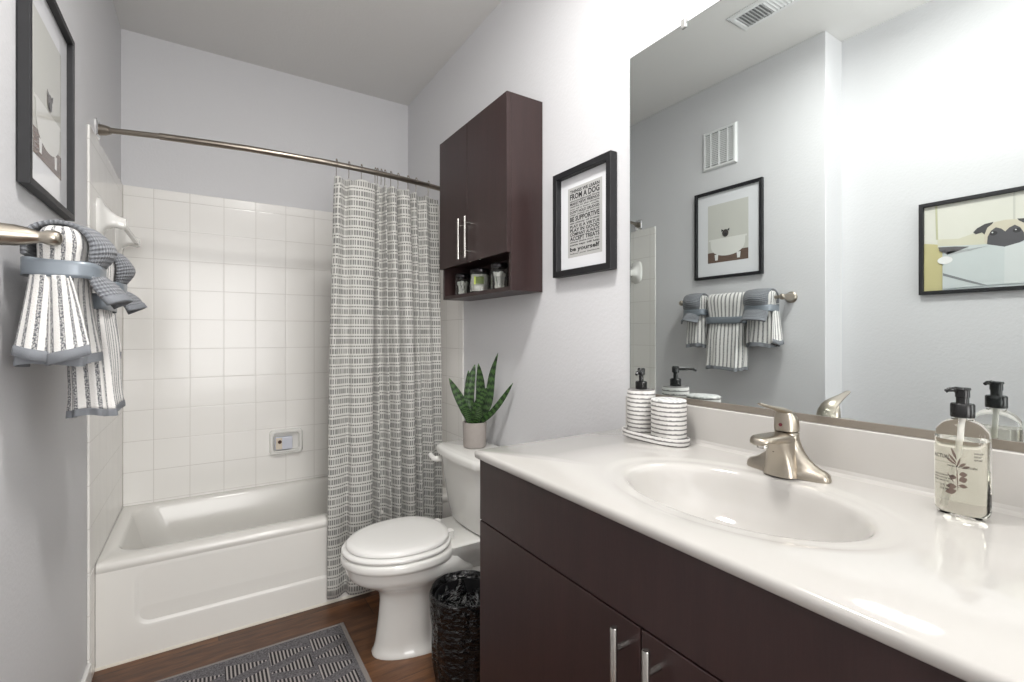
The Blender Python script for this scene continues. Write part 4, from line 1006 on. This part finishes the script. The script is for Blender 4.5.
obj('dip_tube', tube([(QX, QY, CZ+.165), (QX-.004, QY+.002, CZ+.10), (QX-.010, QY+.018, CZ+.015)], .0040, 10), M['swab'], bt)
# label on the camera side: x as a function of y on the bottle surface
def surfx(y, off=.0006):
    u = min(1, abs(y-QY)/.033); return QX-.027*(1-u**2.6)**(1/2.6)-off
rows = []
for z in (.026, .117): rows.append([(surfx(QY+.031-.062*k/20, .0004), QY+.031-.062*k/20, CZ+z) for k in range(21)])
lb = obj('label_film', loft(rows, closed=False), M['labeltint'], bt, auto=180)
bm = BM()
def put(txt, y, z, w, h): join(bm, text_bm(txt, w, h), lambda c: (surfx(y-c.x, .0009), y-c.x, CZ+z+c.y))
K = lambda y: QY+(y-.262)*.70
put('ACTUAL', K(.305), .092, .022, .0062)
put('HAND, BODY & KITCHEN', K(.278), .080, .034, .0034)
put('A GENTLE EVERYDAY WASH', K(.304), .064, .026, .0026); put('WITH OLIVE LEAF AND', K(.304), .0595, .024, .0026); put('SWEET ALMOND OIL', K(.304), .055, .020, .0026)
put('12 FL OZ', K(.292), .047, .013, .0034); put('355 ML', K(.292), .042, .012, .0034)
for k, w in enumerate((.009, .007, .008)): put('OLIVE LEAF', K(.234), .104-.005*k, w, .0026)
for z in (.085, .0495): 
    a = K(.304); join(bm, (lambda q_: (q_.verts.new((0, 0, 0)), q_.verts.new((.034, 0, 0)), q_.verts.new((.034, .0004, 0)), q_.verts.new((0, .0004, 0)), q_.faces.new(q_.verts[:] if False else list(q_.verts)), q_)[-1])(BM()), lambda c: (surfx(a-c.x, .0009), a-c.x, CZ+z+c.y))
obj('label_lettering', bm, M['labelink'], bt, smooth=False)
bm = BM()
def lf(y, z, l, w, ang):
    y = K(y); l *= .9
    q_ = BM(); pts = [(l*k/8, w*math.sin(PI*k/8)) for k in range(9)]+[(l*k/8, -w*math.sin(PI*k/8)) for k in range(7, 0, -1)]
    q_.faces.new([q_.verts.new((a, c, 0)) for a, c in pts])
    ca, sa = math.cos(math.radians(ang)), math.sin(math.radians(ang))
    join(bm, q_, lambda c: (surfx(y-(c.x*ca-c.y*sa), .0008), y-(c.x*ca-c.y*sa), CZ+z+(c.x*sa+c.y*ca)))
for a in ((.262, .086, .020, .0016, 125), (.262, .092, .022, .0017, 110), (.262, .084, .018, .0016, 145), (.262, .080, .020, .0012, 75), (.258, .082, .012, .002, 40), (.254, .080, .012, .002, 25), (.262, .086, .05, .0006, -88),
          (.258, .070, .011, .004, 10), (.262, .064, .010, .0036, 175), (.258, .060, .012, .0045, 30), (.262, .050, .014, .0045, 185), (.262, .044, .017, .0045, 200), (.266, .055, .02, .001, 120), (.259, .053, .012, .003, -5)): lf(*a)
obj('label_botanical', bm, M['olive'], bt, smooth=False)

# ------------------------------------------------------------------ mirror
mr = thing('wall_mirror', 'large frameless wall mirror above the vanity with clips and bottom channel', 'mirror', (W, .4, 1.046))
MY1, MY0, MZ0, MZ1 = 1.051, -.35, 1.046, 2.086
obj('mirror_glass', bx(W-.007, W-.002, MY0, MY1, MZ0, MZ1), M['mirror'], mr, smooth=False)
bm = bx(W-.0072, W-.0015, MY1, MY1+.0015, MZ0, MZ1); box(bm, W-.0072, W-.0015, MY0, MY1, MZ1, MZ1+.0015)
obj('mirror_edge', bm, M['mirroredge'], mr, smooth=False)
obj('bottom_channel', bx(W-.011, W-.0015, MY0, MY1+.001, 1.040, 1.0555), M['channel'], mr, smooth=False)
for y in (.853, .15): obj('clip', bx(W-.012, W-.001, y-.008, y+.008, MZ1-.012, MZ1+.014), M['acrylic'], mr, smooth=False, bevel=.003)

# ------------------------------------------------------------------ vanity light above the mirror, ceiling light added for fill (both just out of frame)
vl = thing('vanity_light', 'brushed nickel vanity light bar with white glass shades above the mirror', 'light fixture', (W, .42, 2.25))
obj('back_plate', bx(W-.022, W-.001, .0, .72, 2.31, 2.40), M['nickel'], vl, bevel=.006)
for k in range(4):
    y = .09+.18*k
    obj('lamp_arm', tube([(W-.02, y, 2.355), (W-.10, y, 2.355), (W-.115, y, 2.345), (W-.118, y, 2.325)], .008, 10), M['nickel'], vl)
    obj('lamp_shade', lathe([(.022, 2.33), (.035, 2.31), (.052, 2.26), (.056, 2.235), (.050, 2.225)], W-.118, y, 24), M['lampglass'], vl)
cl = thing('added_ceiling_light', 'added round white flush ceiling light, unseen, filling the bathroom from above', 'light fixture', (.36, .85, CEIL))
obj('base_ring', lathe([(.15, CEIL-.001), (.15, CEIL-.02), (.14, CEIL-.022)], .36, .85, 40), M['nickel'], cl)
obj('diffuser', lathe([(.138, CEIL-.022), (.13, CEIL-.035), (.09, CEIL-.05), (.03, CEIL-.056)], .36, .85, 40), M['fillglass'], cl)
